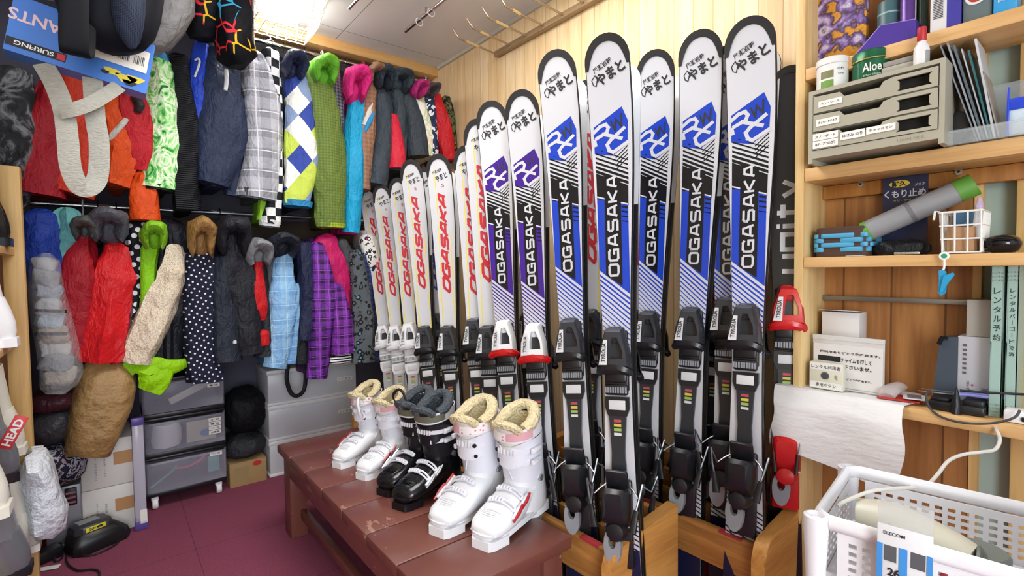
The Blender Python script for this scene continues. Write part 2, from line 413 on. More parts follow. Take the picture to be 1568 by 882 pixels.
def heel_meshes(rail, body):
    p = {}
    m = MB().prism([(-.024, -.165), (-.018, -.27), (-.022, -.36), (.022, -.36), (.018, -.27), (.024, -.165)], (0, 0, .017), (1, 0, 0), (0, 1, 0), .012, 0)
    for k in range(4): m.box((0, -.185-.012*k, .030), (.02, .007, .002), 1+k)
    p['binding_rail'] = (m, [rail]+lab4)
    m = MB().box((0, -.455, .026), (.070, .23, .020), 0, .007)
    m.loft([[Vector((sx*w, y+sy*d, z)) for sx, sy in ((-1, -1), (-.6, -1.15), (.6, -1.15), (1, -1), (1, .8), (.7, 1), (-.7, 1), (-1, .8))] for w, y, d, z in ((.034, -.41, .04, .03), (.038, -.405, .045, .055), (.034, -.395, .042, .085), (.022, -.39, .028, .1))], True, True, 0)
    m.lathe([(.0, .036), (.022, .03), (.03, .012), (.031, -.03)], (0, -.462, .058), 14, 0)
    m.box((.032, -.45, .05), (.01, .012, .012), 1, .002)
    p['heel_housing'] = (m, [body, b_lab])
    R = []
    for z, k in ((.05, 1), (.068, .95)): R.append([Vector((.024*k*cos(a*pi/8)-.010, -.500+.050*k*sin(a*pi/8), z+.012)) for a in range(16)])
    for z, k in ((.068, .5), (.05, .5)): R.append([Vector((.020*k*cos(a*pi/8)-.010, -.490+.032*k*sin(a*pi/8), z+.012)) for a in range(16)])
    m = MB().loft(R, True, False, 0, True, True); m.box((-.010, -.518, .064), (.024, .03, .012), 0, .004); p['release_lever'] = (m, [b_gry])
    m = MB()
    for sx in (-1, 1):
        m.tube([(sx*.02, -.345, .038), (sx*.045, -.362, .052), (sx*.060, -.375, .066), (sx*.074, -.335, .082), (sx*.066, -.372, .094), (sx*.058, -.40, .098)], .0027, 6, 1)
        m.tube([(sx*.060, -.395, .097), (sx*.050, -.448, .104)], [(.006, .007), (.007, .010)], 8, 0)
    m.box((0, -.335, .052), (.062, .052, .014), 0, .006, Matrix.Rotation(.35, 3, 'X')); p['ski_brake'] = (m, [b_blk, M('brake wire', '#8c8f94', .35, .9)])
    return p
_bm = {}
def binding(root, y, style):
    hous, jaw, body = {'black': (b_ch, b_blk, b_blk), 'white': (b_wht, b_wht, b_wht), 'mix': (b_wht, b_red, b_blk), 'red': (b_red, b_red, b_red), 'grey': (b_gry, b_blk, b_blk)}[style]
    rail = M('binding rail grey', '#bfc2c6', .4) if style == 'white' else b_dk
    if style not in _bm:
        d = dict(toe_meshes(hous, jaw)); d.update(heel_meshes(rail, body)); _bm[style] = {}
        if style == 'white':
            d['toe_plate'] = (d['toe_plate'][0], [b_wht, b_gry, b_lab])
        for k, (mb, ms) in d.items():
            o = mb.build(k, ms, root); o.location.y = y; o.scale.x = .5 if style == 'red' and k == 'ski_brake' else 1; _bm[style][k] = o.data
    else:
        for k, me in _bm[style].items():
            o = bpy.data.objects.new(k, me); COL.objects.link(o); o.parent = root; o.location.y = y
def ski(name_, label, T, Bm, nang, style, bstyle, ytoe=None, W=.128, curl=.062, rear=False, group=None, ztail=.02, textsc=1.):
    """T tip point, Bm a lower point on the middle line; nang = heading of the top sheet"""
    n0 = Vector((-cos(nang), -sin(nang), 0))
    T, Bm = Vector(T), Vector(Bm)
    A = T-n0*curl; a = (A-Bm).normalized()
    n = (n0-a*n0.dot(a)).normalized(); b = a.cross(n)
    B = Bm-a*((Bm.z-ztail)/a.z); L = (A-B).length
    if rear: B = B-n*.020
    if rear: n, b = -n, -b
    R = Matrix((b, a, n)).transposed()
    root = thing(name_, label, 'ski', B, group=group, rot=R)
    TL = .075
    def wd(s):
        q = s/L
        k = W*(.80-.44*(q/.45) + .44*.0) if False else None
        tl, wa, ti = W*.84, W*.60, W
        if q < .45: x = (q/.45); w = tl+(wa-tl)*(3*x*x-2*x**3)
        else: x = min(1, (q-.45)/.47); w = wa+(ti-wa)*(3*x*x-2*x**3)
        if s > L-TL: w *= sqrt(max(0, 1-((s-(L-TL))/TL)**2))*.985+.0
        if s < .02: w *= .7+.3*(s/.02)
        return max(w, .006)
    def cu(s): k = max(0, (s-.74*L)/(.26*L)); return curl*k**2.1
    def th(s): q = s/L; return .006+.010*max(0, 1-((q-.48)/.5)**2)
    def S(s, t, off=0): return Vector((t, s, cu(s)+th(s)+off))
    ss = [L*i/26 for i in range(26)]; ss = [s for s in ss if s < L-TL-.005]+[L-TL+TL*sin(k*pi/16) for k in range(8)]+[L-.0008]
    rings = []
    for s in ss:
        w = wd(s)/2; c = cu(s); h = th(s)
        rings.append([Vector((x, s, z)) for x, z in ((-w, c), (w, c), (w, c+.002), (w*.985, c+h*.8), (w*.95, c+h), (-w*.95, c+h), (-w*.985, c+h*.8), (-w, c+.002))])
    m = MB(); k = len(rings); n8 = 8; vs = [p for r in rings for p in r]
    for j, mi in ((0, 1), (1, 2), (2, 0), (3, 0), (4, 0), (5, 0), (6, 0), (7, 2)):
        for i in range(k-1): m.add([vs[i*8+j], vs[i*8+(j+1) % 8], vs[(i+1)*8+(j+1) % 8], vs[(i+1)*8+j]], [[0, 1, 2, 3]], 0 if j == 0 and ss[i] < .70*L else mi, True)
    m.add(rings[0], [list(range(8))[::-1]], 0); m.add(rings[-1], [list(range(8))], 0)
    m.build('ski_base', [ABS, basem, steel], root)
    # top sheet with its printed graphics
    m = MB(); top = {'black': 1, 'red': 9}.get(style, 0)
    vs = []; fs = []
    for i, s in enumerate(ss):
        w = wd(s)/2*.945
        for j in range(5): vs.append(S(s, w*(j/2-1), .0012))
    for i in range(len(ss)-1):
        for j in range(4): fs.append([i*5+j, i*5+j+1, (i+1)*5+j+1, (i+1)*5+j])
    m.add(vs, fs, top, True)
    def dec(poly, mi, off=.002):
        s0, s1 = min(p[1] for p in poly), max(p[1] for p in poly); q = s0
        while q < s1-1e-6:
            st = .035 if q > .7*L else .12
            c = clip_s(poly, q, min(q+st, s1)); q += st
            if len(c) >= 3: m.add([S(s, max(-wd(s)*.47, min(wd(s)*.47, t)), off) for t, s in c], [list(range(len(c)))], mi)
    def sq(t, s0, s1, tc, h, w, mi, off, gap=.32, sl=0):
        k = (s1-s0)/(len(t)-gap/(1+gap)) if t != 'unity' else 0
        x = s0
        for ch in t:
            lw = (s1-s0-w)/(len(t)*(1+gap)-gap)
            for pl in GLY[ch]:
                for q in stroke([(tc-(b-.5)*(h-w), x+w/2+a*(lw-w*.2)+sl*(b-.5)*h) for a, b in pl], w): dec(q, mi, off)
            x += lw*(1+gap) if ch != 'i' else lw*.62
    def txt(t, s0, s1, tc, h, mi, off=.0026, slant=0, bold=0):
        v, f, _ = textmesh(t, bold)
        m.add([S(s0+(x+.5)*(s1-s0)+slant*y*h, tc-y*h, off) for x, y in v], f, mi)
    def txth(t, sc, tc, w, h, mi, off=.0026, ang=0, bold=0):
        v, f, _ = textmesh(t, bold); ca, sa = cos(ang), sin(ang)
        m.add([S(sc+(x*w*sa+y*h*ca), tc+(x*w*ca-y*h*sa), off) for x, y in v], f, mi)
    D = lambda d: L-d
    if style in ('blue', 'purple'):
        cm = 2 if style == 'blue' else 7; f = min(1.08, L/1.72)*1.0; w = W; kx = W/.125
        g = lambda d: L-d*f
        txth('尾瀬岩鞍', g(.083), -.014*kx, .056*kx, .017, 4, ang=.42, bold=.02); txth('やまと', g(.108), .006*kx, .084*kx, .038, 4, ang=.42, bold=.045)
        for pl in stroke([(-.046, g(.118)), (-.036, g(.106)), (-.030, g(.118)), (-.034, g(.136)), (-.042, g(.132)), (-.046, g(.118))], .003): dec([(a*kx, b) for a, b in pl], 4)
        LG = lambda u, v: ((u-200)*.00050*kx, g((v-28)/1900))
        dec([LG(*q) for q in ((103, 505), (265, 420), (295, 500), (288, 622), (205, 677), (103, 650))], cm, .002)
        for pl, ww in (([(95, 540), (140, 507), (172, 500), (186, 520), (176, 545), (110, 572)], .0095), ([(104, 572), (112, 612)], .0095), ([(150, 548), (262, 592)], .0095), ([(278, 533), (196, 590), (176, 612), (186, 645), (208, 658), (292, 613)], .0095)):
            for q in stroke([LG(*z) for z in pl], ww*kx): dec(q, 0, .0027)
        if style == 'blue': 
            for q in stroke([LG(*z) for z in ((200, 485), (222, 540), (228, 478), (258, 525), (262, 455))], .005): dec(q, 4, .003)
        else:
            for q in stroke([LG(*z) for z in ((205, 480), (222, 530), (232, 475), (252, 520), (256, 455))], .003): dec(q, 4, .003)
        for q in range(6):    # thin diagonal stripes running into the dark panel
            d = .312+.0125*q; h = .0035+.0011*q; dec([(-.046*kx, g(d)), (.043*kx, g(d+.046)), (.043*kx, g(d+.046+h)), (-.046*kx, g(d+h))], 1)
        for q in range(4):
            d = .335+.011*q; dec([(.010*kx, g(d+.012)), (.044*kx, g(d-.018)), (.044*kx, g(d-.018+.004)), (.010*kx, g(d+.016))], 1)
        dec([(-.046*kx, g(.385)), (.042*kx, g(.432)), (.041*kx, g(.49)), (-.045*kx, g(.46))], 1, .002)
        dec([(-.045*kx, g(.456)), (.040*kx, g(.486)), (.039*kx, g(.735)), (-.042*kx, g(.665))], cm, .002)
        for q in range(4): dec([(.022*kx, g(.487+.014*q)), (.040*kx, g(.492+.014*q)), (.040*kx, g(.498+.014*q-.001*q)), (.022*kx, g(.493+.014*q-.001*q))], 1, .0023)
        dec([(-.024*kx, g(.39)), (.021*kx, g(.41)), (.020*kx, g(.712)), (-.024*kx, g(.68))], 1, .0023)
        dec([(-.045*kx, g(.452)), (-.024*kx, g(.460)), (-.024*kx, g(.464)), (-.045*kx, g(.456))], 0, .0026); dec([(.021*kx, g(.477)), (.040*kx, g(.484)), (.040*kx, g(.488)), (.021*kx, g(.481))], 0, .0026)
        sq('OGASAKA', g(.685), g(.397), -.002, .030*kx, .0062, 0, .003)
        for q in range(13):
            d = .675+.014*q; a_ = .0066-.0004*q
            dec([(-.042*kx, g(d+.0)), (.040*kx, g(d+.07)), (.040*kx, g(d+.07+a_)), (-.042*kx, g(d+a_))], cm)
        tb = L*.47-.56 if L*.47-.56 > .2 else .2
        dec([(-.06, .012), (.06, .012), (.06, .34), (-.06, .34)], 12)
        for q in range(9): dec([(-.05, .35+.013*q), (.05, .31+.013*q), (.05, .3145+.013*q), (-.05, .3545+.013*q)], 12)
    elif style in ('white', 'whiteblue'):
        f = L/1.6; g = lambda d: L-d*f; cm = 3 if style == 'white' else 10
        txth('尾瀬岩鞍', g(.072), -.008, .045, .013, 4, ang=.3, bold=.02); txth('やまと', g(.098), .008, .056, .027, 4, ang=.3, bold=.03)
        sq('OGASAKA', g(.60), g(.165), .003, .036*W/.11, .0105*W/.11, cm, .0026, .22, .75)
        txth('S', g(.135), .012, .012, .014, cm)
        for t0, d0, d1 in ((-.024, .06, .9), (.028, .35, .95)): dec([(t0, g(d0)), (t0+.004, g(d0)), (t0+.004, g(d1)), (t0, g(d1))], 5)
        txth('ACE', g(.89), .0, .03, .012, 3); txth('PRO TEAM', g(.92), .0, .036, .009, 3)
    elif style == 'black':
        sq('OGASAKA', D(.29), D(.14), .038, .017, .005, 11, .003, .25); sq('unity', D(.62), D(.30), .004, .052, .0135, 11, .003, .38)
        dec([(-.03, D(.80)), (.016, D(.80)), (.02, D(.70)), (.004, D(.69)), (-.034, D(.71))], 8); txth('やまと', D(.745), .0, .075, .03, 4, ang=1.45, bold=.03); txth('尾瀬岩鞍', D(.75), -.024, .06, .012, 4, ang=1.45)
        dec([(.024, D(.84)), (.05, D(.84)), (.05, D(.64)), (.024, D(.70))], 3)
    elif style == 'red':
        txt('OGASAKA', D(.72), D(.4), 0, .03, 1)
    m.build('topsheet', SK, root)
    # black guard round the tip
    m = MB(); rr = []
    for q in range(21):
        th_ = radians(-112+224*q/20); x = sin(th_); y = cos(th_); kw = .5+.5*min(1, (112-abs(math.degrees(th_)))/40)
        w0 = W/2; so = L-TL+TL*y if y > 0 else L-TL+.055*y
        po = (min(w0, wd(min(so, L-.001))/2+.001)*math.copysign(1, x) if y <= 0 else w0*x, so)
        inn = 1-.30*kw; pi_ = (po[0]*inn, L-TL+(so-(L-TL))*inn if y > 0 else so)
        so_ = min(po[1], L-.0005)
        rr.append([S(so_, po[0]*1.01, -.001), S(so_, po[0], .0032), S(min(pi_[1], L-.001), pi_[0], .0036), S(min(pi_[1], L-.001), pi_[0], .0005)])
    m.loft(rr, True, True, 0); m.build('tip_guard', black, root)
    if bstyle: binding(root, ytoe if ytoe else L*.47, bstyle)
    return root, L, a, B
def pair(tu, tv, mu, style, bstyle, vt, side, label, W=.128, rearlabel=None, xs=None, rearstyle=None, turn=.24, group=None, curl=.06, name='ski', rsh=.010):
    xb, xt = xs or ((1.125, 1.165) if side == 'L' else (1.425, 1.475))
    T = P(tu, tv, x=xt); Bm = P(mu, 540, x=xb); los = atan2(Bm.y, Bm.x); ang = los-turn
    tp = P(mu+ (540-vt)*0, vt, x=xb+.0)
    r, L, a, B = ski(name, label, T, Bm, ang, style, None, None, W, curl, group=group)
    # toe binding where the photo shows it
    yt = (tp-B).dot(a)+.028; binding(r, yt, bstyle)
    if rearlabel:
        n0 = Vector((-cos(ang), -sin(ang), 0)); bx_ = a.cross(n0)
        T2 = T+bx_*rsh; B2 = Bm+bx_*rsh*.5
        T2.z -= .022
        r2, L2, a2, _ = ski(name, rearlabel, T2, B2, ang, rearstyle or style, None, None, W, curl, rear=True, group=group)
        binding(r2, yt-.02, 'grey' if bstyle == 'mix' else bstyle)
    return r
G1 = None
pair(563, 293, 593, 'white', 'white', 527, 'L', 'leftmost and shortest white ski with red lettering and white binding', .10)
pair(583, 288, 611, 'white', 'white', 529, 'L', 'second white ski from the left end, with white binding and red lettering', .10)
pair(608, 278, 632, 'white', 'white', 527, 'L', 'third white ski from the left end, with white binding and red lettering', .10, 'back ski of the pair behind the third white ski from the left')
pair(628, 250, 655, 'white', 'black', 534, 'L', 'white ski with red lettering and black binding beside the three white bindings', .11, 'back ski with silver tip behind the fourth white ski from the left')
pair(670, 241, 690, 'white', 'black', 536, 'L', 'white ski with red lettering standing right of the blue lettered ski', .115, 'back ski with dark tip behind the fifth red lettered white ski')
pair(649, 262, 674, 'whiteblue', 'black', 512, 'L', 'white ski with blue lettering half hidden among the red lettered ones', .10, xs=(1.22, 1.27))
pair(712, 229, 731, 'white', 'black', 528, 'L', 'white ski with red lettering and yellow lines below the taller neighbour', .11, xs=(1.12, 1.18), rearlabel='back ski with rounded dark tip left of the yellow lined white ski')
pair(730, 187, 751, 'white', 'black', 540, 'L', 'tallest white ski with yellow line and red lettering beside the purple skis', .12)
pair(751, 160, 777, 'purple', 'mix', 534, 'L', 'purple and white ski with white and red binding, left one of two', .125, 'back ski of the left purple pair, silver tip showing')
pair(797, 143, 823, 'purple', 'mix', 542, 'L', 'purple and white ski with white and red binding, right one of two', .125, 'back ski of the right purple pair, silver tip showing')
pair(850, 82, 879, 'blue', 'black', 538, 'L', 'blue and white ski nearest the purple skis, number written below its sticker', .13, 'back ski with silver tip right of the leftmost blue ski')
pair(927, 57, 947, 'blue', 'black', 556, 'L', 'tall blue and white ski in front row just right of centre, lowest toe binding', .135, 'back ski with silver tip right of the second blue ski')
pair(1003, 80, 995, 'blue', 'black', 522, 'R', 'shortest blue and white ski, standing between two taller blue skis', .13, 'back ski behind the shortest blue ski')
pair(1072, 50, 1060, 'blue', 'black', 520, 'R', 'blue and white ski second from the right, tip just below the tallest', .135, 'back ski behind the second blue ski from the right')
pair(1147, 31, 1146, 'blue', 'black', 520, 'R', 'tallest blue and white ski at the right end of the row', .14, 'back ski with black tip behind the tallest blue ski', rsh=-.010)
pair(1113, 74, 1116, 'blue', 'black', 505, 'R', 'blue ski half hidden behind the tallest blue ski', .125, xs=(1.49, 1.53))
pair(1100, 130, 1096, 'red', 'black', 515, 'R', 'dull red ski standing in the shade between two blue skis', .11, xs=(1.57, 1.6), curl=.03)
pair(899, 127, 907, 'white', 'black', 517, 'L', 'white ski with red lettering showing between the two leftmost blue skis', .12, xs=(1.36, 1.42))
pair(970, 128, 972, 'white', 'black', 517, 'L', 'white ski with red lettering mostly hidden behind the second blue ski', .11, xs=(1.50, 1.545))
pair(803, 205, 811, 'white', 'black', 517, 'L', 'white ski with red lettering hidden between the two purple skis', .11, xs=(1.36, 1.42))
pair(1211, 102, 1205, 'black', 'red', 490, 'R', 'black ski with large silver lettering and red binding beside the shelf post', .118, xs=(1.55, 1.60), turn=.0, curl=.02)
# ---------------------------------------------------------------- the wooden racks
rackw = wood('rack pine', '#d0974f', '#9c652b', None, 'y', 'x', .5, True)
rackr = wood('rack rail pine', '#b98344', '#7d4c20', None, 'y', 'y', .5, True)
redp = M('red paint wear', '#b0343c', .6)
def rack(label, xf, zt, y0, y1, xback, zb):
    t = thing('ski_rack', label, 'rack', (xf, y0, 0))
    for y in (y0, y1):
        m = MB(); c = .02
        m.prism([(xf-.035, 0), (xback, 0), (xback, zb), (xf+.0, zt+.03), (xf-.02, zt+.015), (xf-.035, zt-.02)], (0, y+(.018 if y == y0 else -.018), 0), (1, 0, 0), (0, 0, 1), -.036 if False else .036)
        for hz in (.08, .16, .24): m.cyl((xf-.01, y-.019, zt-hz), (xf-.01, y-.0185+.001, zt-hz), .003, None, 8, 1)
        m.build('side_board', [rackw, M('nail head', '#5a4a38', .5)], t, True)
    m = MB().bx((xf, y0+.02, zt-.11), (xf+.024, y1-.02, zt), 0, .003)
    k = int((y1-y0)/.3)
    for i in range(k): m.bx((xf-.0006, y0+.06+.3*i, zt-.006), (xf+.02, y0+.13+.3*i, zt+.0006), 1)
    m.build('front_rail', [rackr, redp], t, True)
    n = 3
    for i in range(n):
        q = (i+1)/n; x = xf+.03+(xback-xf-.07)*q; z = zt+(zb-zt)*q
        MB().bx((x, y0+.02, z-.09), (x+.02, y1-.02, z-.02), 0, .003).build('slat', rackr, t, True)
    MB().bx((xf+.005, y0+.02, .0), (xback-.01, y1-.02, .018)).build('bottom_board', rackr, t, True)
    return t
zr = .36
rack('wooden ski rack at the right end with a knotted front rail', 1.338, .362, .597, 1.55, 1.665, .44)
rack('wooden ski rack standing in front behind the painted bench', 1.018, .357, .838, 2.62, 1.28, .42)
# ---------------------------------------------------------------- wardrobe
def cloth(name, pat, *c, rough=.75, sheen=.0, bs=.6, k=1., bumpscale=22):
    n = N(name); x = n.sep(); w = n.noise(bumpscale, n.map((1, 1, .55)), 4, .55, .5)
    if pat == 'plain': col = n.mix(n.noise(6), c[0], n.mix(.35, c[0], '#000000'))
    elif pat == 'plaid':
        a = n.band(x[0], 9*k, .45); b = n.band(x[2], 9*k, .45); f1 = n.band(x[0], 9*k, .05, .2); f2 = n.band(x[2], 9*k, .05, .7)
        col = n.mix(n.math('MULTIPLY', n.math('ADD', a, b), .5), c[0], c[1]); col = n.mix(n.math('MULTIPLY', n.math('MAXIMUM', f1, f2), .8), col, c[2])
    elif pat == 'dots':
        v = n.n('ShaderNodeTexVoronoi', voronoi_dimensions='2D'); cm = n.n('ShaderNodeCombineXYZ'); n.set(cm.inputs[0], x[0]); n.set(cm.inputs[1], x[2])
        n.set(v.inputs['Vector'], n.map((1, 1, 1), (0, 0, .6), src=cm.outputs[0])); v.inputs['Scale'].default_value = 38*k; v.inputs['Randomness'].default_value = .25
        col = n.mix(n.math('LESS_THAN', v.outputs['Distance'], .17 if len(c) < 3 else .3), c[0], c[1])
    elif pat == 'diamond':
        p = n.math('ADD', n.math('MULTIPLY', x[0], 9*k), n.math('MULTIPLY', x[2], 7*k)); q = n.math('SUBTRACT', n.math('MULTIPLY', x[0], 9*k), n.math('MULTIPLY', x[2], 7*k))
        wn = n.n('ShaderNodeTexWhiteNoise', noise_dimensions='2D'); cm = n.n('ShaderNodeCombineXYZ'); n.set(cm.inputs[0], n.math('FLOOR', p)); n.set(cm.inputs[1], n.math('FLOOR', q)); n.set(wn.inputs['Vector'], cm.outputs[0])
        col = n.ramp(wn.outputs['Value'], [(i/len(c), cc) for i, cc in enumerate(c)], True)
    elif pat == 'check':
        ch = n.n('ShaderNodeTexChecker'); n.set(ch.inputs['Vector'], n.map((1, .01, 1))); ch.inputs['Scale'].default_value = 34*k
        col = n.mix(ch.outputs['Fac'], c[0], c[1])
    elif pat == 'weave':
        a = n.band(x[0], 70*k, .5); b = n.band(x[2], 70*k, .5); col = n.mix(n.math('MULTIPLY', n.math('ADD', a, b), .5), c[0], c[1])
    elif pat == 'blobs':    # camouflage, animal print, flames
        f = n.noise(13*k, n.map((1, 1, .8)), 2, .5, 1.2); m = len(c)
        col = n.ramp(f, [(0, c[0])]+[(.36+.30*(i/max(1, m-2)), cc) for i, cc in enumerate(c[1:])], True)
    elif pat == 'swirl':
        f = n.noise(9*k, n.map((1, 1, .7)), 4, .6, 2.2); m = len(c); col = n.ramp(f, [(.28+.44*i/(m-1), cc) for i, cc in enumerate(c)])
    elif pat == 'leopard':
        v = n.n('ShaderNodeTexVoronoi'); n.set(v.inputs['Vector'], n.co()); v.inputs['Scale'].default_value = 34*k
        d = v.outputs['Distance']; ringm = n.math('MULTIPLY', n.math('GREATER_THAN', d, .2), n.math('LESS_THAN', d, .44)); core = n.math('LESS_THAN', d, .2)
        br = n.math('GREATER_THAN', n.noise(60), .44)
        col = n.mix(n.math('MULTIPLY', ringm, br), c[0], c[1]); wn = n.sep(v.outputs['Color']); col = n.mix(n.math('MULTIPLY', core, n.math('GREATER_THAN', wn[0], .5)), col, c[2])
    elif pat == 'tweed':
        col = n.ramp(n.noise(300*k, detail=2), [(.3, c[0]), (.5, c[1]), (.7, c[2])])
    elif pat == 'stripes':
        col = n.mix(n.band(x[2], 22*k, .5), c[0], c[1])
    elif pat == 'ribs':
        col = n.mix(n.band(x[2], 120*k, .4), c[0], c[1])
    n.col(col).pr(rough); n.b.inputs['Specular IOR Level'].default_value = .22
    if pat == 'ribs': w = n.math('MULTIPLY_ADD', n.math('SINE', n.math('MULTIPLY', x[2], 700)), .25, w)
    n.bump(w, bs, .035); return n.m
_cl = {}
def C(c, shine=.55):
    if (c, shine) not in _cl: _cl[(c, shine)] = cloth('fabric '+c, 'plain', c, rough=shine)
    return _cl[(c, shine)]
seedc = [0]
def pxr(w, p): return w/2*depth(p)/FOC
def sleeve_mb(pts, ys, flat=.9, amp=.010, n=18, sub=6, open_end=True):
    W3 = [P(u, v, y=ys+(d[0] if d else 0)) for u, v, w, *d in pts]; r = [(pxr(w, p)*flat, pxr(w, p)) for (u, v, w, *d), p in zip(pts, W3)]
    # rounded top
    t = (W3[0]-W3[1]).normalized(); W3 = [W3[0]+t*r[0][1]*.75, W3[0]+t*r[0][1]*.45]+W3; r = [(r[0][0]*.25, r[0][1]*.25), (r[0][0]*.78, r[0][1]*.78)]+r
    seedc[0] += 1; m = MB()
    m.tube(W3, r, n, 0, True, sub=sub, up=(0, 1, 0), e=.85)
    sd = seedc[0]; K = len(m.v); amp = amp*min(1.15, sum(p[2] for p in pts)/len(pts)/34)
    ctr = [sum((Vector(p) for p in m.v[k*n:(k+1)*n]), Vector())/n for k in range(K//n)] if K % n == 0 or True else None
    R = len(W3)*sub-sub+1; ln = 0
    for k in range(R):
        cc = sum((m.v[k*n+j] for j in range(n)), Vector())/n
        t_ = k/(R-1)
        for j in range(n):
            v = m.v[k*n+j]; d = v-cc; L_ = d.length or 1; dn = d/L_; an = 2*pi*j/n
            q = Vector((v.x*6, v.y*6, v.z*5))+Vector((sd*1.7, sd*.3, sd))
            drape = noise.noise(Vector((cos(an)*1.3, sin(an)*1.3, v.z*3+sd*2.3)))      # long vertical folds
            cr = noise.noise(Vector((cos(an)*.9+sd, sin(an)*.9, v.z*22+an*.6)))          # crumples that ring the arm
            w_ = (.35+.65*math.exp(-((t_-.55)/.18)**2)+.4*math.exp(-((t_-.95)/.10)**2))
            m.v[k*n+j] = v+dn*(amp*1.9*drape+amp*1.15*cr*w_)+noise.noise_vector(q)*amp*.9
    for k in (0, n*R):
        if k and len(m.v) > n*R:
            for j in range(n): m.v[n*R+j] = m.v[j].copy(); 
    if len(m.v) >= n*R+2*n:
        for j in range(n): m.v[n*R+n+j] = m.v[(R-1)*n+j].copy()
    return m
def body_mb(x0, z0, x1, z1, yc, ht, hd, amp=.012):
    rings = []; n = 22
    for i, q in enumerate((0, .03, .08, .16, .3, .45, .6, .75, .9, 1)):
        z = z0+(z1-z0)*q; x = x0+(x1-x0)*q; sh = min(1, .35+q*6.5) if q < .1 else 1
        d = hd*sh*(.92+.1*q); h = ht*(.55 if q == 0 else .85+.3*q)
        rings.append([Vector((x+h*math.copysign(abs(cos(a))**.8, cos(a)), yc+d*math.copysign(abs(sin(a))**.8, sin(a)), z)) for a in (2*pi*j/n for j in range(n))])
    m = MB().loft(rings, True, True, 0); seedc[0] += 1
    return m.wrinkle(amp, 6, seedc[0], (1, 1, .6))
def hood_mb(u, v, rx, rz, ys, dy=.09):
    """a fallen hood: a fat soft rim arching over a recessed pouch, its two sides drooping"""
    c = P(u, v, y=ys); a = pxr(2*rx, c); b = pxr(2*rz, c); m = MB(); seedc[0] += 1; sd = seedc[0]; n = 16
    sk = .18*noise.noise(Vector((sd*3.3, 0, 0)))
    pts, rr = [], []
    for i in range(15):
        t = i/14; q = pi*(1.12-1.24*t); k = sin(pi*min(1, max(0, .06+.88*t)))
        x = .62*cos(q)*(1+.10*sin(q)); z = .62*sin(q)-.10
        if i in (0, 1, 13, 14): z -= .42 if i in (0, 14) else .18; x *= .80 if i in (0, 14) else .95
        x += sk*z
        pts.append(c+Vector((a*x, -dy*(.35+.35*k), b*z))); w = .20+.24*k**.7
        rr.append((a*w*1.0*(1+.15*sin(i*1.7+sd)), dy*(.45+.55*k)))
    # r[0] follows 'up' = away from the arch centre
    rings = []
    for i, pt in enumerate(pts):
        o = pt-c; o.y = 0; o = Vector((o.x/a, 0, (o.z/b)+.15)); o = o.normalized() if o.length > 1e-6 else Vector((0, 0, 1))
        rings.append([pt+Vector((o.x*rr[i][0]*cos(q), rr[i][1]*sin(q), o.z*rr[i][0]*b/a*.9*cos(q))) for q in (2*pi*k/n for k in range(n))])
    m.loft(rings, True, True, 0)
    pr = []
    for zz, k in ((.55, .3), (.45, .62), (.2, .80), (-.15, .84), (-.5, .74), (-.8, .5), (-.92, .2)):
        pr.append([c+Vector((a*k*.80*cos(q)+sk*a*zz, .02+dy*.8*k*sin(q), b*zz)) for q in (2*pi*k2/20 for k2 in range(20))])
    m.loft(pr, True, True, 0)
    for v_ in m.v:
        v_ += noise.noise_vector(v_*9+Vector((sd, 2, 0)))*.010+noise.noise_vector(v_*26+Vector((sd, 5, 0)))*.005
    return m
def garment(label, sl, mat, row='U', body=None, hood=None, cuff=None, extra=(), cat='jacket', name='ski_jacket', flat=.9, ys=None, bodyw=20, amp=.010, bdrop=0, grp=None, hd=.17, bodyonly=False):
    RY = 2.86; y = ys if ys is not None else 2.60
    p0 = P(sl[0][0], sl[0][1], y=y); pe = P(sl[-1][0], sl[-1][1], y=y)
    root = thing(name, label, cat, (p0.x, RY-.03, pe.z), group=grp)
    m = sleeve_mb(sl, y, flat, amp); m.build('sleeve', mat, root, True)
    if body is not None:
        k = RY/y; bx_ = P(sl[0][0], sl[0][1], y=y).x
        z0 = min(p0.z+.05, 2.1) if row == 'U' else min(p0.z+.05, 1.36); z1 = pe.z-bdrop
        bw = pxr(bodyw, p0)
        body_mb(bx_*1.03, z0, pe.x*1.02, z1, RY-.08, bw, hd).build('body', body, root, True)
    if hood: hood_mb(*hood[:4], y-.02).build('hood', hood[4], root, True)
    if cuff:
        a, b = sl[-1], sl[-2]; q = .10
        c0 = (a[0]+(b[0]-a[0])*cuff[1], a[1]+(b[1]-a[1])*cuff[1], a[2]*1.02+2); c1 = (a[0], a[1]+3, a[2]*.96+2)
        W3 = [P(c[0], c[1], y=y) for c in (c0, c1)]; MB().tube(W3+[W3[1]+(W3[0]-W3[1])*.2], [(pxr(c0[2], W3[0])*flat, pxr(c0[2], W3[0])), (pxr(c1[2], W3[1])*flat, pxr(c1[2], W3[1])), (pxr(c1[2]*.7, W3[1])*flat, pxr(c1[2]*.7, W3[1]))], 18, up=(0, 1, 0), e=.85).wrinkle(.004, 20).build('cuff', cuff[0], root, True)
    for nm, pts, mt, *f in extra:
        sleeve_mb(pts, y+(f[0] if f else 0), flat, .0055).build(nm, mt, root, True)
    return root
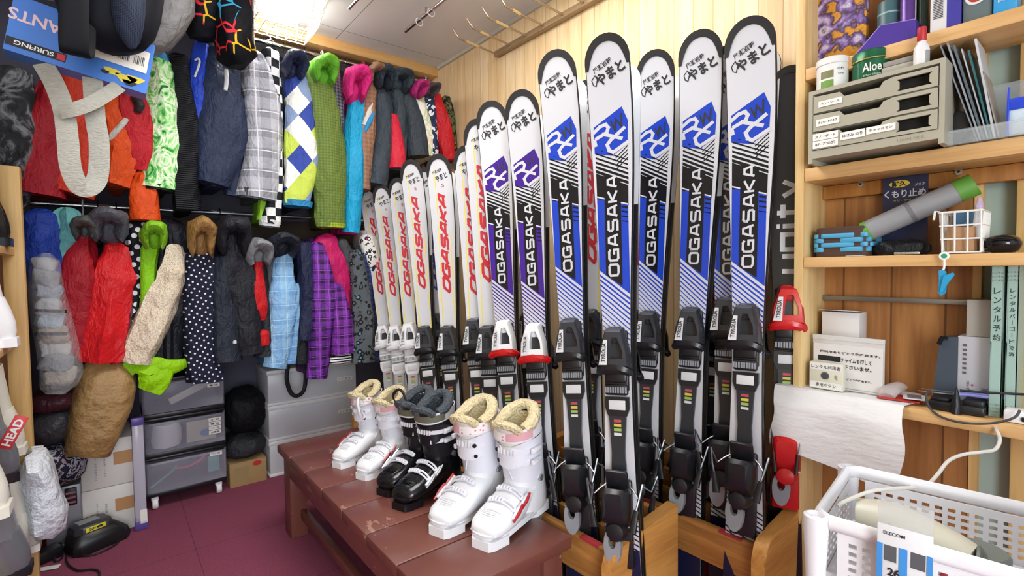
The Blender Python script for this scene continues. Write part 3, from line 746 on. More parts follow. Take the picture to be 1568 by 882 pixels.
def hanger(u, v0, v1, mat, label, thick=.0022, ztop=None, ry=2.86):
    p = P(u, (v0+v1)/2, y=ry); root = thing('coat_hanger', label, 'hanger', (p.x, ry, p.z-.12), group=None)
    rz = ztop; r = .017
    m = MB(); pts = [Vector((p.x, ry-r*1.0-.006, rz-.012))]+[Vector((p.x, ry-r*cos(a), rz+.010+r*sin(a)*.9)) for a in [pi*i/6 for i in range(0, 7)]]
    pts += [Vector((p.x, ry+r*.7, rz-.03)), Vector((p.x, ry+.002, rz-.055)), Vector((p.x, ry, rz-.10))]
    m.tube(pts, thick, 7, sub=2); m.build('hook', mat, root, True)
    m = MB().tube([(p.x, ry-.19, rz-.17), (p.x, ry-.08, rz-.12), (p.x, ry, rz-.098), (p.x, ry+.08, rz-.12), (p.x, ry+.18, rz-.17)], .006, 7, sub=3); m.build('shoulder_bar', mat, root, True)
    return root
RZU = P(240, 85, y=2.86).z; RZL = 1.418
ru0, ru1 = P(384, 54, y=2.86), P(654, 125, y=2.86); RSL = (ru1.z-ru0.z)/(ru1.x-ru0.x)
t = thing('clothes_rail', 'long chrome clothes rail under the wooden beam', 'rail', (.5, 2.86, 2.2))
RZU = P(654, 125, y=2.84).z
m = MB().cyl((-.7, 2.86, RZU), (WX-.1, 2.86, RZU), .012, n=14); m.build('pole', chrome, t, True)
for u in (414, 651):
    x = P(u, 55, y=2.86).x
    m = MB().cyl((x, 2.86, RZU), (x, 2.86, 2.352), .008); m.lathe([(.028, 2.345), (.028, 2.353), (.0, 2.353)], (x, 2.86, 0), 16); m.lathe([(.0, -.02), (.017, -.018), (.017, .018), (0, .02)], (x, 2.86, RZU), 14, R=Matrix.Rotation(pi/2, 3, 'Y')); m.build('rail_bracket', chrome, t, True)
t = thing('clothes_rail', 'lower grey clothes rail behind the second row of jackets', 'rail', (.5, 2.86, 1.4))
m = MB().cyl((-.7, 2.86, RZL), (WX-.1, 2.86, RZL), .011, n=14); m.build('pole', steel, t, True)
hm = {'w': white, 'c': chrome, 'p': M('pink plastic', '#e0528c', .35), 'k': black}
for u, mt, th_, lb in ((417, 'c', .002, 'thin chrome hanger hook above the checkered jacket'), (436, 'c', .002, 'thin chrome hanger hook above the diamond patterned jacket'), (468, 'c', .002, 'thin chrome hanger hook above the olive jacket'),
     (493, 'w', .005, 'thick white plastic hanger above the grey checked jacket'), (530, 'c', .0025, 'chrome hanger hook above the pink hood'), (556, 'p', .004, 'pink plastic hanger above the brown jacket'),
     (571, 'c', .0025, 'chrome hanger hook right of the pink hanger'), (592, 'c', .002, 'chrome hanger hook above the slate and red jacket'), (627, 'w', .005, 'thick white plastic hanger near the right end of the upper rail'), (644, 'c', .0025, 'chrome hanger hook nearest the right end of the upper rail')):
    hanger(u, 80, 110, hm[mt], lb, th_, RZU)
for u, mt, lb in ((127, 'w', 'white hanger hook on the lower rail at the grey hood with white piping'), (150, 'k', 'black hanger hook on the lower rail beside the white one'), (178, 'k', 'black hanger on the lower rail above the grey hood'), (336, 'c', 'wire hanger on the lower rail above the black jacket')):
    hanger(u, 320, 330, hm[mt], lb, .0025, RZL)
navy = C('#2a3450', .5); slate = C('#3c4752', .5); blk = C('#1c1d24', .55); dgrey = C('#50525c', .55)
red = C('#c01f2c', .5); dred = C('#9c1a28', .55); orange = C('#e8541c', .5); lime = C('#8ed41e', .55); pink = C('#e22e86', .55)
garment('dark marbled black and white jacket at the far left end', [(24, 120, 44), (18, 200, 58), (12, 280, 62), (4, 352, 48)], cloth('smoke print', 'swirl', '#121316', '#1a1b1f', '#2a2c30', '#74787e', '#222428', k=1.1), body=blk)
garment('dark red jacket with a wide flared hem beside the marbled jacket', [(84, 128, 36), (74, 190, 52), (60, 245, 72), (48, 296, 92)], dred, body=dred, flat=.6)
garment('red orange jacket behind the hanging pale strap', [(118, 122, 44), (122, 190, 62), (118, 250, 70), (104, 296, 70)], C('#cf3a22', .5), body=C('#a82a20'), flat=.6)
garment('orange jacket with a white reflective stripe across its sleeve', [(172, 140, 34), (186, 190, 46), (188, 225, 46), (180, 284, 40)], orange, body=orange, extra=[('reflective_stripe', [(168, 212, 8, -.052), (176, 203, 8, -.062), (186, 192, 8, -.062), (194, 183, 7, -.052)], C('#dcd8d2', .3)), ('second_sleeve', [(146, 150, 30, .03), (150, 205, 36, .03), (142, 265, 36, .03)], orange)])
garment('red jacket with a dark diamond patch above the orange cuff', [(200, 138, 34), (210, 185, 46), (216, 225, 38), (214, 262, 32)], C('#c8202e', .5), body=red, extra=[('dark_patch', [(206, 150, 10, -.045), (214, 160, 13, -.05), (210, 172, 8, -.045)], C('#3a3338'))])
garment('orange ski trousers leg hanging below the red jacket', [(222, 272, 26), (222, 300, 34), (223, 338, 36)], orange, name='ski_trousers', cat='trousers', hd=.1)
garment('light blue jacket with its hood above the flame print', [(238, 84, 26), (240, 98, 32), (238, 114, 30)], C('#4aa6e4', .5), body=C('#e0e2e6'))
garment('green and white flame print jacket', [(240, 104, 34), (247, 160, 44), (250, 220, 46), (243, 290, 44)], cloth('flame print', 'swirl', '#14382a', '#2c8a44', '#8ee07a', '#f4fbe8', '#7fd46a', '#1f6a3c', k=1.5), body=C('#1d4a34'), cuff=(C('#15181a'), .08))
garment('black ribbed quilted jacket with one long sleeve', [(276, 92, 24), (284, 160, 34), (282, 240, 36), (284, 322, 34)], cloth('black ribs', 'ribs', '#33353a', '#1e1f24', rough=.45, bs=.8), body=blk)
garment('bright blue jacket with thin white piping', [(308, 72, 22), (304, 120, 24), (301, 180, 20), (300, 232, 14)], C('#2448c8', .4), body=C('#2448c8'), extra=[('white_piping', [(299, 92, 3, -.04), (304, 90, 3, -.045), (305, 98, 3, -.045), (298, 118, 3, -.035)], C('#e8e8ee'))])
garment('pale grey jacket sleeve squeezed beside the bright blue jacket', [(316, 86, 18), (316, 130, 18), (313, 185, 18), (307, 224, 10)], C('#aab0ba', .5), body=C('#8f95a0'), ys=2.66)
garment('large navy blue jacket with white lettering down the chest', [(338, 82, 40), (342, 140, 60), (342, 200, 70), (326, 284, 52)], navy, body=navy, flat=.6, extra=[('second_sleeve', [(354, 215, 36, .03), (360, 260, 34, .03), (356, 300, 26, .03)], navy), ('white_lettering', [(346, 108, 6, -.075), (347, 122, 6, -.08), (345, 138, 5, -.085)], C('#e4e8ee'))])
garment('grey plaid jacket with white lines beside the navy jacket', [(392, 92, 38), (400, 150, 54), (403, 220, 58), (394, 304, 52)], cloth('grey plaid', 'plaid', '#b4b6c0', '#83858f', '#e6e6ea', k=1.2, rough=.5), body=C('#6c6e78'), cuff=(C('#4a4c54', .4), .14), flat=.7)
garment('black and white checkered jacket with lime side', [(412, 84, 26), (420, 140, 18), (421, 220, 20), (420, 290, 22), (413, 344, 28)], cloth('black white check', 'check', '#1d2026', '#e8eaec', k=.75), body=lime, bdrop=-.02, cuff=(C('#e6e8ea'), .10), extra=[('lime_panel', [(404, 120, 10, .02), (408, 180, 10, .02), (404, 300, 14, .02), (402, 338, 16, .02)], C('#9ad63c'))])
garment('white blue and lime diamond patterned jacket with navy hood', [(450, 98, 26), (456, 160, 40), (458, 240, 44), (456, 314, 40)], cloth('diamonds', 'diamond', '#eef0ec', '#3a4ea4', '#c6da5c', '#eef0ec', '#8aa0c8', k=1.0), body=C('#20263c'), hood=(447, 106, 18, 20, C('#2c3352', .5)), cuff=(C('#3a96d0'), .08))
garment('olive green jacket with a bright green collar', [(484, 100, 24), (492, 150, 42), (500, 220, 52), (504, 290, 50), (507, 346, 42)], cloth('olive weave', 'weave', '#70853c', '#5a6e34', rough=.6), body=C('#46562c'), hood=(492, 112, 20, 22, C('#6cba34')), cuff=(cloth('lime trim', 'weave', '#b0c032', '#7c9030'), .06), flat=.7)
garment('dark grey checked jacket right of the olive jacket', [(507, 108, 24), (514, 160, 24), (519, 210, 22), (522, 250, 16)], cloth('grey small check', 'weave', '#8a8494', '#3e3c4a', k=.8), body=C('#4c4856'), ys=2.66)
garment('cyan jacket sleeve with a pink hood', [(546, 142, 20), (544, 200, 28), (541, 280, 30), (538, 356, 26)], C('#1fa9dc', .45), body=C('#d62a7c'), hood=(540, 132, 20, 28, pink), extra=[('pink_side', [(558, 140, 14, .04), (560, 190, 14, .04), (556, 230, 10, .04)], pink)])
garment('brown quilted jacket with white and blue chest stripe', [(566, 124, 22), (563, 180, 26), (559, 230, 24), (556, 290, 18)], cloth('brown quilt', 'weave', '#a07a62', '#8a6450', k=.6, bs=.6), body=C('#6a4a3c'), hood=(566, 118, 12, 14, C('#98745e')), extra=[('white_stripe', [(558, 190, 7, -.03), (565, 172, 8, -.035), (570, 158, 6, -.03)], C('#e6e2de')), ('blue_stripe', [(559, 200, 7, -.03), (566, 184, 9, -.035), (572, 170, 6, -.03)], C('#3a9ad8'))])
garment('plain slate grey jacket right of the brown jacket', [(580, 122, 24), (586, 165, 26), (585, 220, 28), (578, 284, 32)], slate, body=slate, hood=(580, 124, 13, 18, C('#323c48')))
garment('slate and red ski jacket in the middle of the right end', [(605, 132, 28), (615, 170, 26), (612, 215, 24), (608, 262, 20)], C('#3e4a54', .5), body=C('#36424c'), hood=(606, 128, 20, 16, C('#38454e')), extra=[('red_panel', [(602, 180, 16, -.02), (606, 215, 24, -.025), (608, 258, 28, -.02)], C('#e03048')), ('slate_sleeve', [(624, 150, 22, -.01), (634, 190, 32, -.01), (640, 240, 34, -.01)], C('#3a444e', .5))])
garment('pale tie-dye jacket with a magenta collar', [(641, 150, 18), (648, 190, 24), (653, 240, 20)], cloth('tie dye', 'blobs', '#e8ecd8', '#f2f0ea', '#cfe0a8', '#eef0e8', '#f4e2c8', k=.8), body=C('#dfe6d2'), hood=(634, 141, 12, 12, C('#c63a86')))
garment('navy jacket with white jagged print at the right end', [(655, 148, 16), (660, 185, 20), (663, 238, 16)], cloth('navy jag', 'blobs', '#22304e', '#2a3a5c', '#e8eaee', '#26344e', k=1.3), body=navy, hood=(652, 142, 12, 9, C('#5a5258')))
garment('bright red jacket hanging second from the wall', [(666, 150, 18), (674, 180, 26), (681, 210, 28), (686, 245, 24)], C('#d8232e', .45), body=red)
garment('camouflage jacket hanging last against the boarded wall', [(683, 152, 14), (689, 180, 15), (694, 230, 13)], cloth('camo', 'blobs', '#39402c', '#5c6440', '#23281e', '#7a7654', '#39402c', k=1.6), body=C('#343a2a'), hd=.12)
# lower row
garment('royal blue jacket at the left end of the lower rail', [(62, 338, 44), (62, 370, 50), (68, 410, 46), (74, 440, 34)], C('#203fa0', .5), row='L', body=C('#203fa0'))
garment('pale teal jacket folded over at the shoulder on the lower rail', [(102, 330, 34), (104, 362, 36), (98, 384, 26), (102, 410, 32), (110, 450, 26)], C('#6cb4b6', .55), row='L', body=C('#5aa0a4'), amp=.014)
garment('dark red jacket with grey hood piped in white', [(124, 362, 26), (120, 420, 42), (118, 480, 46), (124, 545, 34)], C('#a81c2a', .5), row='L', body=C('#901a26'), hood=(130, 350, 16, 20, C('#5c5e5e')))
garment('puffy bright red jacket with a grey hood', [(172, 380, 30), (166, 430, 52), (160, 490, 54), (152, 552, 46)], C('#dc2026', .4), row='L', body=C('#5a5c66'), hood=(166, 346, 28, 30, C('#5a5c68', .5)), extra=[('grey_side', [(190, 390, 16, .03), (196, 440, 24, .03), (192, 530, 28, .03)], C('#5c5e68', .45)), ('second_cuff', [(172, 500, 24, .02), (176, 530, 28, .02), (182, 555, 26, .02)], C('#c81e24', .4))], amp=.013)
garment('black jacket with large white dots along its front edge', [(214, 352, 32), (212, 400, 36), (208, 450, 34), (206, 515, 28)], cloth('black dots', 'dots', '#191a22', '#e6e6ea', 1, k=.8), row='L', body=blk, ys=2.64)
garment('lime green jacket with an open collar on the lower rail', [(240, 348, 22), (230, 385, 24), (226, 430, 20), (222, 490, 16)], lime, row='L', body=blk, hood=(234, 362, 18, 24, C('#86c62a')))
garment('lime green top drooping below the cream sleeve', [(214, 560, 24), (238, 566, 44), (236, 584, 42), (228, 598, 32)], C('#a0e010', .5), row='L', name='fleece_shirt', cat='shirt', extra=[('side_fold', [(250, 562, 26), (268, 560, 22), (286, 554, 12)], C('#a0e010', .5)), ('hem_fold', [(198, 556, 16), (212, 568, 20)], C('#90d010', .5))], flat=.5)
garment('black jacket behind the cream speckled sleeve', [(258, 352, 44), (262, 420, 60), (258, 500, 68), (254, 548, 64)], C('#1e2029', .5), row='L', body=blk, ys=2.68, flat=.5)
garment('cream speckled tweed jacket with its sleeve swung left', [(268, 382, 22), (266, 420, 38), (246, 470, 46), (222, 520, 46), (208, 552, 38)], cloth('cream tweed', 'tweed', '#b08a70', '#e0d4bc', '#f0e8d4'), row='L', body=C('#b8a488'), cuff=(cloth('cream tweed cuff', 'tweed', '#c09a80', '#e6dac4', '#f0e8d4'), .16), bdrop=-.05)
garment('navy jacket with white polka dots and a tan hood', [(306, 392, 34), (313, 430, 52), (313, 500, 52), (314, 584, 46)], cloth('navy polka', 'dots', '#1a1e34', '#e8e8ee', k=1.2), row='L', body=C('#1a1e34'), hood=(306, 362, 22, 34, C('#a8814e')), flat=.7)
garment('black hooded jacket between the polka dots and the grey hood', [(352, 350, 42), (362, 400, 48), (372, 460, 50), (380, 540, 50)], C('#22232b', .5), row='L', body=blk, hood=(354, 362, 26, 34, C('#23242c', .5)), extra=[('second_sleeve', [(340, 400, 28, -.02), (344, 470, 36, -.02), (348, 552, 40, -.02)], C('#272d3a', .5)), ('snap_button', [(359, 523, 6, -.06), (359, 526, 6, -.06)], C('#e0e2e6'))])
garment('black jacket with red sleeve panel and a pale grey hood', [(396, 402, 20), (398, 440, 26), (402, 490, 26), (402, 545, 28)], C('#2a2b30', .5), row='L', body=C('#3a3c42'), hood=(393, 386, 20, 22, C('#8e9298', .5)), extra=[('red_panel', [(395, 404, 14, -.03), (393, 435, 24, -.03), (397, 470, 24, -.03), (402, 490, 10, -.03)], C('#d42026')), ('red_cuff', [(400, 512, 22, -.03), (404, 528, 18, -.03)], C('#d42026')), ('grey_sleeve', [(414, 390, 20, .02), (419, 430, 20, .02), (418, 470, 16, .02)], C('#585c64'))])
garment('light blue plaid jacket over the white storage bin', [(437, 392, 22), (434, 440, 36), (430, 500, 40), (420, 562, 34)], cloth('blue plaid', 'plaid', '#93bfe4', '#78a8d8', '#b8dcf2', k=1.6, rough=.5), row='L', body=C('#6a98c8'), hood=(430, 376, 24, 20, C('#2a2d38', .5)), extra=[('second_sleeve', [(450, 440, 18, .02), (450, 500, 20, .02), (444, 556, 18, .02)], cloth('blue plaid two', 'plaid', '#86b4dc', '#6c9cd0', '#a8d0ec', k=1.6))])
garment('dark navy jacket between the light blue and purple jackets', [(466, 378, 20), (470, 430, 26), (470, 480, 24), (468, 520, 22)], C('#232a48', .5), row='L', body=C('#1d2028'), extra=[('black_side', [(458, 450, 16, .02), (460, 510, 18, .02), (462, 556, 22, .02)], blk)])
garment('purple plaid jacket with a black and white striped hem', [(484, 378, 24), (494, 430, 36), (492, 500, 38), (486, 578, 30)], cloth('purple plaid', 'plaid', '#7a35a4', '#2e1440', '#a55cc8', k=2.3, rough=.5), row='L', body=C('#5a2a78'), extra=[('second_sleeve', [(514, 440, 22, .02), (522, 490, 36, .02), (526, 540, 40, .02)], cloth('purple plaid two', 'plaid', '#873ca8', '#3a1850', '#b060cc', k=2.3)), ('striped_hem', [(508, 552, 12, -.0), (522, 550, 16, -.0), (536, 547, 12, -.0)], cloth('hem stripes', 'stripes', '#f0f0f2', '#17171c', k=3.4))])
garment('magenta jacket with a red lining behind the purple plaid one', [(497, 372, 34), (512, 410, 36), (524, 450, 32), (532, 480, 26)], C('#d2246c', .5), row='L', body=C('#7a1c3c'), ys=2.66, extra=[('red_lining', [(532, 470, 18, .02), (536, 500, 18, .02), (534, 532, 12, .02)], C('#c41c2c'))])
garment('dark grey leopard print jacket beside the magenta one', [(544, 390, 20), (551, 440, 28), (556, 500, 32), (556, 555, 34)], cloth('grey leopard', 'leopard', '#5a6064', '#1d1f22', '#5a9cb8', k=.9), row='L', body=C('#2e3236'), extra=[('grey_collar', [(524, 372, 18, .04), (534, 400, 20, .04), (540, 430, 16, .04)], C('#4a4c52'))])
garment('navy jacket with fine blue check near the white leopard print', [(558, 396, 20), (567, 450, 22), (573, 500, 22), (576, 552, 22)], cloth('navy check', 'weave', '#3c4478', '#23284a', k=.55), row='L', body=C('#23284a'), ys=2.66)
garment('white jacket with coloured leopard spots behind the shortest skis', [(560, 366, 22), (568, 392, 24), (575, 420, 18), (580, 448, 10)], cloth('white leopard', 'leopard', '#ecebe6', '#2a2430', '#b0409c', k=1.1), row='L', body=C('#d8d6d0'), ys=2.66)
# ---------------------------------------------------------------- the painted bench
def paint():
    n = N('worn brown paint'); a = n.noise(7, detail=5, rough=.65); b = n.noise(60, n.map((1, .25, 1)), 3)
    c = n.mix(n.noise(3), '#7d4a3f', '#653a33'); f = n.math('GREATER_THAN', n.math('MULTIPLY', a, b), .372)
    n.col(n.mix(n.math('MULTIPLY', f, .55), c, '#b58a78')).pr(.33).bump(a, .1, .004); return n.m
bp = paint()
BZ = .38; bx0, bx1, by0, by1 = .535, .972, .95, 2.285
t = thing('bench', 'long brown painted wooden bench with worn plank top carrying ski boots', 'bench', ((bx0+bx1)/2, (by0+by1)/2, 0))
npl = 7; pw = (by1-by0)/npl
for i in range(npl):
    MB().bx((bx0, by0+pw*i+.0015, BZ-.035), (bx1, by0+pw*(i+1)-.0015, BZ), 0, .006).build('plank', bp, t, True)
for x0, x1 in ((bx0+.02, bx0+.05), (bx1-.05, bx1-.02)): MB().bx((x0, by0+.03, BZ-.12), (x1, by1-.03, BZ-.036), 0, .004).build('side_rail', bp, t, True)
for y in (by0+.035, by1-.065): MB().bx((bx0+.05, y, BZ-.12), (bx1-.05, y+.03, BZ-.036), 0, .004).build('end_rail', bp, t, True)
for x in (bx0+.02, bx1-.09):
    for y in (by0+.02, by1-.11): MB().bx((x, y, 0), (x+.07, y+.09, BZ-.037), 0, .005).build('leg', bp, t, True)
MB().bx((bx0+.06, by0+.05, .075), (bx0+.085, by1-.05, .115), 0, .004).build('stretcher', bp, t, True)
# ---------------------------------------------------------------- ski boots
fleece = N('cream fleece'); _g = fleece.noise(160, detail=3); fleece.col(fleece.mix(_g, '#efe2bd', '#d6c394')).pr(.95).bump(_g, 1, .012); fleece = fleece.m
gfleece = N('grey fleece'); _g = gfleece.noise(160, detail=3); gfleece.col(gfleece.mix(_g, '#5c646c', '#3e454c')).pr(.95).bump(_g, 1, .012); gfleece = gfleece.m
def pinkdots():
    n = N('pink dotted strap'); v = n.n('ShaderNodeTexVoronoi'); n.set(v.inputs['Vector'], n.co()); v.inputs['Scale'].default_value = 85; v.inputs['Randomness'].default_value = .3
    f = n.math('GREATER_THAN', n.sep()[1], -.006)
    n.col(n.mix(n.math('MULTIPLY', n.math('LESS_THAN', v.outputs['Distance'], .33), f), n.mix(f, '#dba6ae', '#f1ecec'), '#d98a98')).pr(.6); return n.m
BM = {'white': M('boot white shell', '#eef0f4', .22, 0, .02), 'white2': M('boot white cuff', '#e6e8f2', .28, 0, .02), 'black': M('boot black shell', '#15161a', .18, 0, .02), 'black2': M('boot black cuff', '#1c1d22', .3, 0, .02),
      'grey': M('boot grey shell', '#7d8088', .25, .3, .03), 'grey2': M('boot grey cuff', '#8e9198', .3, .3, .03), 'cream': M('boot cream shell', '#e6e4d8', .3, 0, .03), 'cream2': M('boot cream cuff', '#dedccf', .35, 0, .03)}
bk_w = M('buckle white', '#e9e9f2', .25); bk_r = M('buckle red', '#b8202c', .3); bk_s = M('buckle silver', '#b9bcc2', .25, .8)
pinkm = pinkdots()
tongue_w = M('boot tongue white', '#e2e2dc', .4)
def sect(c, fx, fz, hw, up, dn, n=20, e=.8):
    """cross-section round c: width along local y, height along axis fx/fz direction"""
    r = []
    for j in range(n):
        a = 2*pi*j/n; ca, sa = cos(a), sin(a); w = hw*math.copysign(abs(ca)**e, ca); h = (up if sa > 0 else dn)*math.copysign(abs(sa)**e, sa)
        r.append(Vector((c[0]+fx*h, w, c[1]+fz*h)))
    return r
def boot_parts(kind):
    """boot along +x (toe), heel at x=0, up z; 0.295 m long"""
    sh, cf = BM[kind], BM[kind+'2']; out = []
    # sole with toe and heel lugs
    m = MB(); 
    def slab(x0, x1, w0, w1, z0, z1): m.loft([[Vector((x, y*w, z)) for x, y, w in ((x0, -1, w0*.8), (x0+.012, -1, w0), (x1-.014, -1, w1), (x1, -1, w1*.72), (x1, 1, w1*.72), (x1-.014, 1, w1), (x0+.012, 1, w0), (x0, 1, w0*.8))] for z in (z0, z1)], True, True, 0, False)
    slab(.225, .302, .043, .033, 0, .026); slab(-.006, .085, .034, .034, 0, .026); slab(.02, .26, .032, .036, .012, .03)
    out.append(('sole', m, [sh if kind != 'grey' else BM['black2']]))
    # lower shell: from the toe back and up into the ankle
    S = [sect((.297, .045), 0, 1, .016, .008, .018), sect((.292, .047), 0, 1, .032, .016, .024), sect((.272, .050), 0, 1, .044, .026, .026), sect((.24, .053), 0, 1, .049, .034, .028), sect((.20, .058), -.08, 1, .049, .044, .033),
         sect((.165, .068), -.2, 1, .046, .054, .044), sect((.132, .080), -.42, .95, .044, .064, .062), sect((.105, .098), -.65, .8, .043, .062, .082), sect((.088, .118), -.88, .5, .042, .066, .082), sect((.082, .142), -1, .2, .042, .060, .066), sect((.084, .165), -1, .05, .042, .058, .062)]
    m = MB().loft(S, True, True, 0)
    m.loft([[Vector((x+hx*math.copysign(abs(cos(a))**.85, cos(a)), hy*math.copysign(abs(sin(a))**.85, sin(a)), z)) for a in (2*pi*q/20 for q in range(20))] for z, x, hx, hy in ((.022, .060, .060, .037), (.045, .062, .066, .041), (.075, .066, .068, .043), (.11, .072, .066, .043), (.15, .080, .062, .044))], True, True, 0)  # heel cup
    # toe panel lines and instep ridge
    for k, zz in enumerate((.0, .006, .012)): m.tube([(.262-.9*zz, -.018, .0795+zz*.55), (.264-.9*zz, 0, .0815+zz*.55), (.262-.9*zz, .018, .0795+zz*.55)], .0016, 6, 0)
    m.tube([(.266, -.024, .0765), (.268, 0, .0785), (.266, .024, .0765), (.246, .027, .088), (.244, 0, .0915), (.246, -.027, .088)], .0014, 6, 0, loop=True)
    m.tube([(.285, -.036, .041), (.298, -.014, .041), (.298, .014, .041), (.285, .036, .041)], .003, 6, 0, sub=2)
    out.append(('shell', m, [sh]))
    # cuff
    R = []
    for z, x, hx, hy in ((.135, .083, .065, .0475), (.16, .087, .064, .0485), (.19, .093, .066, .0495), (.22, .099, .069, .051), (.25, .105, .071, .053), (.272, .109, .072, .0545)):
        ring = []
        for j in range(26):
            a = 2*pi*j/26; ca, sa = cos(a), sin(a); zz = z
            if z > .26: zz = z+.02*max(0, -ca)-.020*max(0, ca)**3+.012*max(0, -.2+abs(sa))*0
            ring.append(Vector((x+hx*math.copysign(abs(ca)**.85, ca), hy*math.copysign(abs(sa)**.85, sa), zz+.10*(0) - .0*(ca))))
        R.append(ring)
    R2 = [[Vector((p.x*.93+.0075, p.y*.92, p.z-.004)) for p in R[-1]], [Vector((p.x*.9+.01, p.y*.88, p.z-.07)) for p in R[-1]]]
    m = MB().loft(R+R2, True, False, 0)
    # overlap seam and cut-out flap of the cuff
    m.tube([(.158, -.008, .145), (.167, .004, .19), (.175, .012, .235), (.178, .018, .252)], .0018, 6, 0)
    m.lathe([(.0, .004), (.010, .003), (.011, -.003)], (.08, .049, .135), 14, 1, Matrix.Rotation(-pi/2, 3, 'X')); m.lathe([(.0, .004), (.010, .003), (.011, -.003)], (.08, -.049, .135), 14, 1, Matrix.Rotation(pi/2, 3, 'X'))
    out.append(('cuff', m, [cf, bk_s]))
    # liner
    lm = gfleece if kind in ('black', 'grey') else fleece; ln = BM['black2'] if kind in ('black', 'grey') else tongue_w
    m = MB(); 
    ring = lambda x, z, hx, hy, tilt: [Vector((x+hx*cos(2*pi*j/20), hy*sin(2*pi*j/20), z-tilt*cos(2*pi*j/20))) for j in range(20)]
    m.loft([ring(.110, .20, .060, .045, 0), ring(.116, .26, .062, .047, .01), ring(.119, .30, .062, .047, .02), ring(.119, .31, .058, .043, .02)], True, False, 0)
    m.loft([ring(.119, .31, .052, .037, .02), ring(.112, .25, .046, .034, .01), ring(.105, .19, .04, .03, 0)], True, False, 1)
    out.append(('liner', m, [ln, lm]))
    m = MB(); m.tube([Vector((.120+.058*cos(q), .043*sin(q), .312-.018*cos(q)+.022*max(0, -cos(q)))) for q in [2*pi*j/18 for j in range(18)] if cos(q) < .75], [.013]+[.0165]*12+[.013], 9, 0, sub=2); m.v = [v+noise.noise_vector(v*60)*.002 for v in m.v]
    out.append(('fleece_collar', m, [lm]))
    m = MB().grid(lambda s, t_: Vector((.165+.026*t_-.02*(2*s-1)**2+.012*t_*t_, (2*s-1)*(.034-.006*t_), .235+.085*t_-.012*(2*s-1)**2)), 8, 6, .012, 0); m.tube([(.17, -.036, .30), (.186, -.025, .316), (.196, 0, .322), (.186, .025, .316), (.17, .036, .30)], .0125, 8, 1, sub=3); m.v = [v+noise.noise_vector(v*50)*.0015 for v in m.v]
    out.append(('tongue', m, [ln, lm]))
    # power strap
    def band(z, x, hx, hy, h, tilt, q0, q1, off=0): 
        return lambda s, t_: Vector((x+(hx+off)*math.copysign(abs(cos(q0+(q1-q0)*s))**.85, cos(q0+(q1-q0)*s)), (hy+off)*math.copysign(abs(sin(q0+(q1-q0)*s))**.85, sin(q0+(q1-q0)*s)), z+h*t_-tilt*cos(q0+(q1-q0)*s)))
    m = MB().grid(band(.276, .113, .073, .0545, .036, .012, -2.7, 2.7), 36, 2, .003, 0)
    m.grid(band(.282, .113, .0745, .056, .024, .012, -1.35, 1.25, .0005), 24, 2, .002, 1)
    sm = {'white': pinkm, 'cream': pinkm}.get(kind, M('grey strap print', '#6a6a58', .6))
    out.append(('power_strap', m, [M('strap white', '#eceaf0', .5) if kind != 'grey' else BM['black2'], sm]))
    # four buckles: toothed ladder straps across the front with levers on the outer side
    for i, (x, z, hx, hy, tl, kind_) in enumerate(((.099, .232, .072, .0535, .03, 'c'), (.094, .197, .069, .051, .03, 'c'), (.0, 0, 0, 0, 0, 'f1'), (0, 0, 0, 0, 0, 'f2'))):
        m = MB()
        if kind_ == 'c':
            f = band(z, x, hx, hy, .014, tl*.2, -1.45, .95, .003); m.grid(f, 22, 1, .003, 0)
            for k in range(6): p = f(.47+.055*k, .5); d = p-Vector((x, 0, p.z)); d.z = 0; d.normalize(); m.box(p+d*.003, (.006, .0055, .017), 0, .0015, atan2(d.y, d.x))
            p = f(.80, .5); d = (p-Vector((x, 0, p.z))).normalized(); m.cyl(p, p+d*.006, .006, None, 10, 1)
            p = f(.06, .5); m.box(p+Vector((0, -.004, 0)), (.05, .008, .016), 0, .003); m.box(p+Vector((.005, -.008, 0)), (.034, .006, .012), 2, .002)
        else:
            cx, cz, hw, hh = ((.172, .112, .048, .024) if kind_ == 'f1' else (.212, .094, .0495, .018))
            def fs(s, t_, o=0, cx=cx, cz=cz, hw=hw): 
                a = pi*(.14+.72*s); return Vector((cx+.62*t_+(.0), -(hw+.004+o)*cos(a)*1.0, cz-.034+(.046+o)*sin(a)-.45*t_))
            for sgn in (-.007, .007): m.tube([fs(q/12, sgn) for q in range(1, 10)], [(.0032, .0032)]*9, 6, 0)
            m.tube([fs(1/12, -.008), fs(1/12, .008)], .0035, 6, 0); m.tube([fs(9/12, -.008), fs(9/12, .008)], .0035, 6, 0)
            for k in range(5): m.box(fs(.42+.075*k, 0), (.013, .006, .009), 0, .0015, Matrix.Rotation(.6, 3, 'Y'))
            p = fs(.06, 0); m.box(p+Vector((.0, -.005, -.004)), (.046, .008, .013), 2, .003, Matrix.Rotation(.5, 3, 'Y')); m.tube([p+Vector((-.02, -.011, .014)), p+Vector((.0, -.013, -.002)), p+Vector((.026, -.011, -.018))], [(.004, .003), (.005, .004), (.003, .003)], 7, 1)
        out.append(('buckle', m, [bk_w if kind != 'grey' else bk_s, black if kind_ == 'c' else bk_s if kind != 'white' else bk_r, bk_w if kind != 'black' else bk_w]))
    return out
_bt = {}
def boot(kind, label, loc, ang, scale=1., group=None, mirror=False, lean=0, parts=None):
    root = thing('ski_boot', label, 'boot', loc, ang, group)
    root.scale = (scale, (-scale if mirror else scale)*1.16, scale*.95)
    if lean: root.rotation_euler = (0, lean, ang)
    if kind not in _bt: _bt[kind] = [(nm, mb.build(nm, ms, root).data) for nm, mb, ms in boot_parts(kind)]
    else:
        for nm, me in _bt[kind]: o = bpy.data.objects.new(nm, me); COL.objects.link(o); o.parent = root
    return root
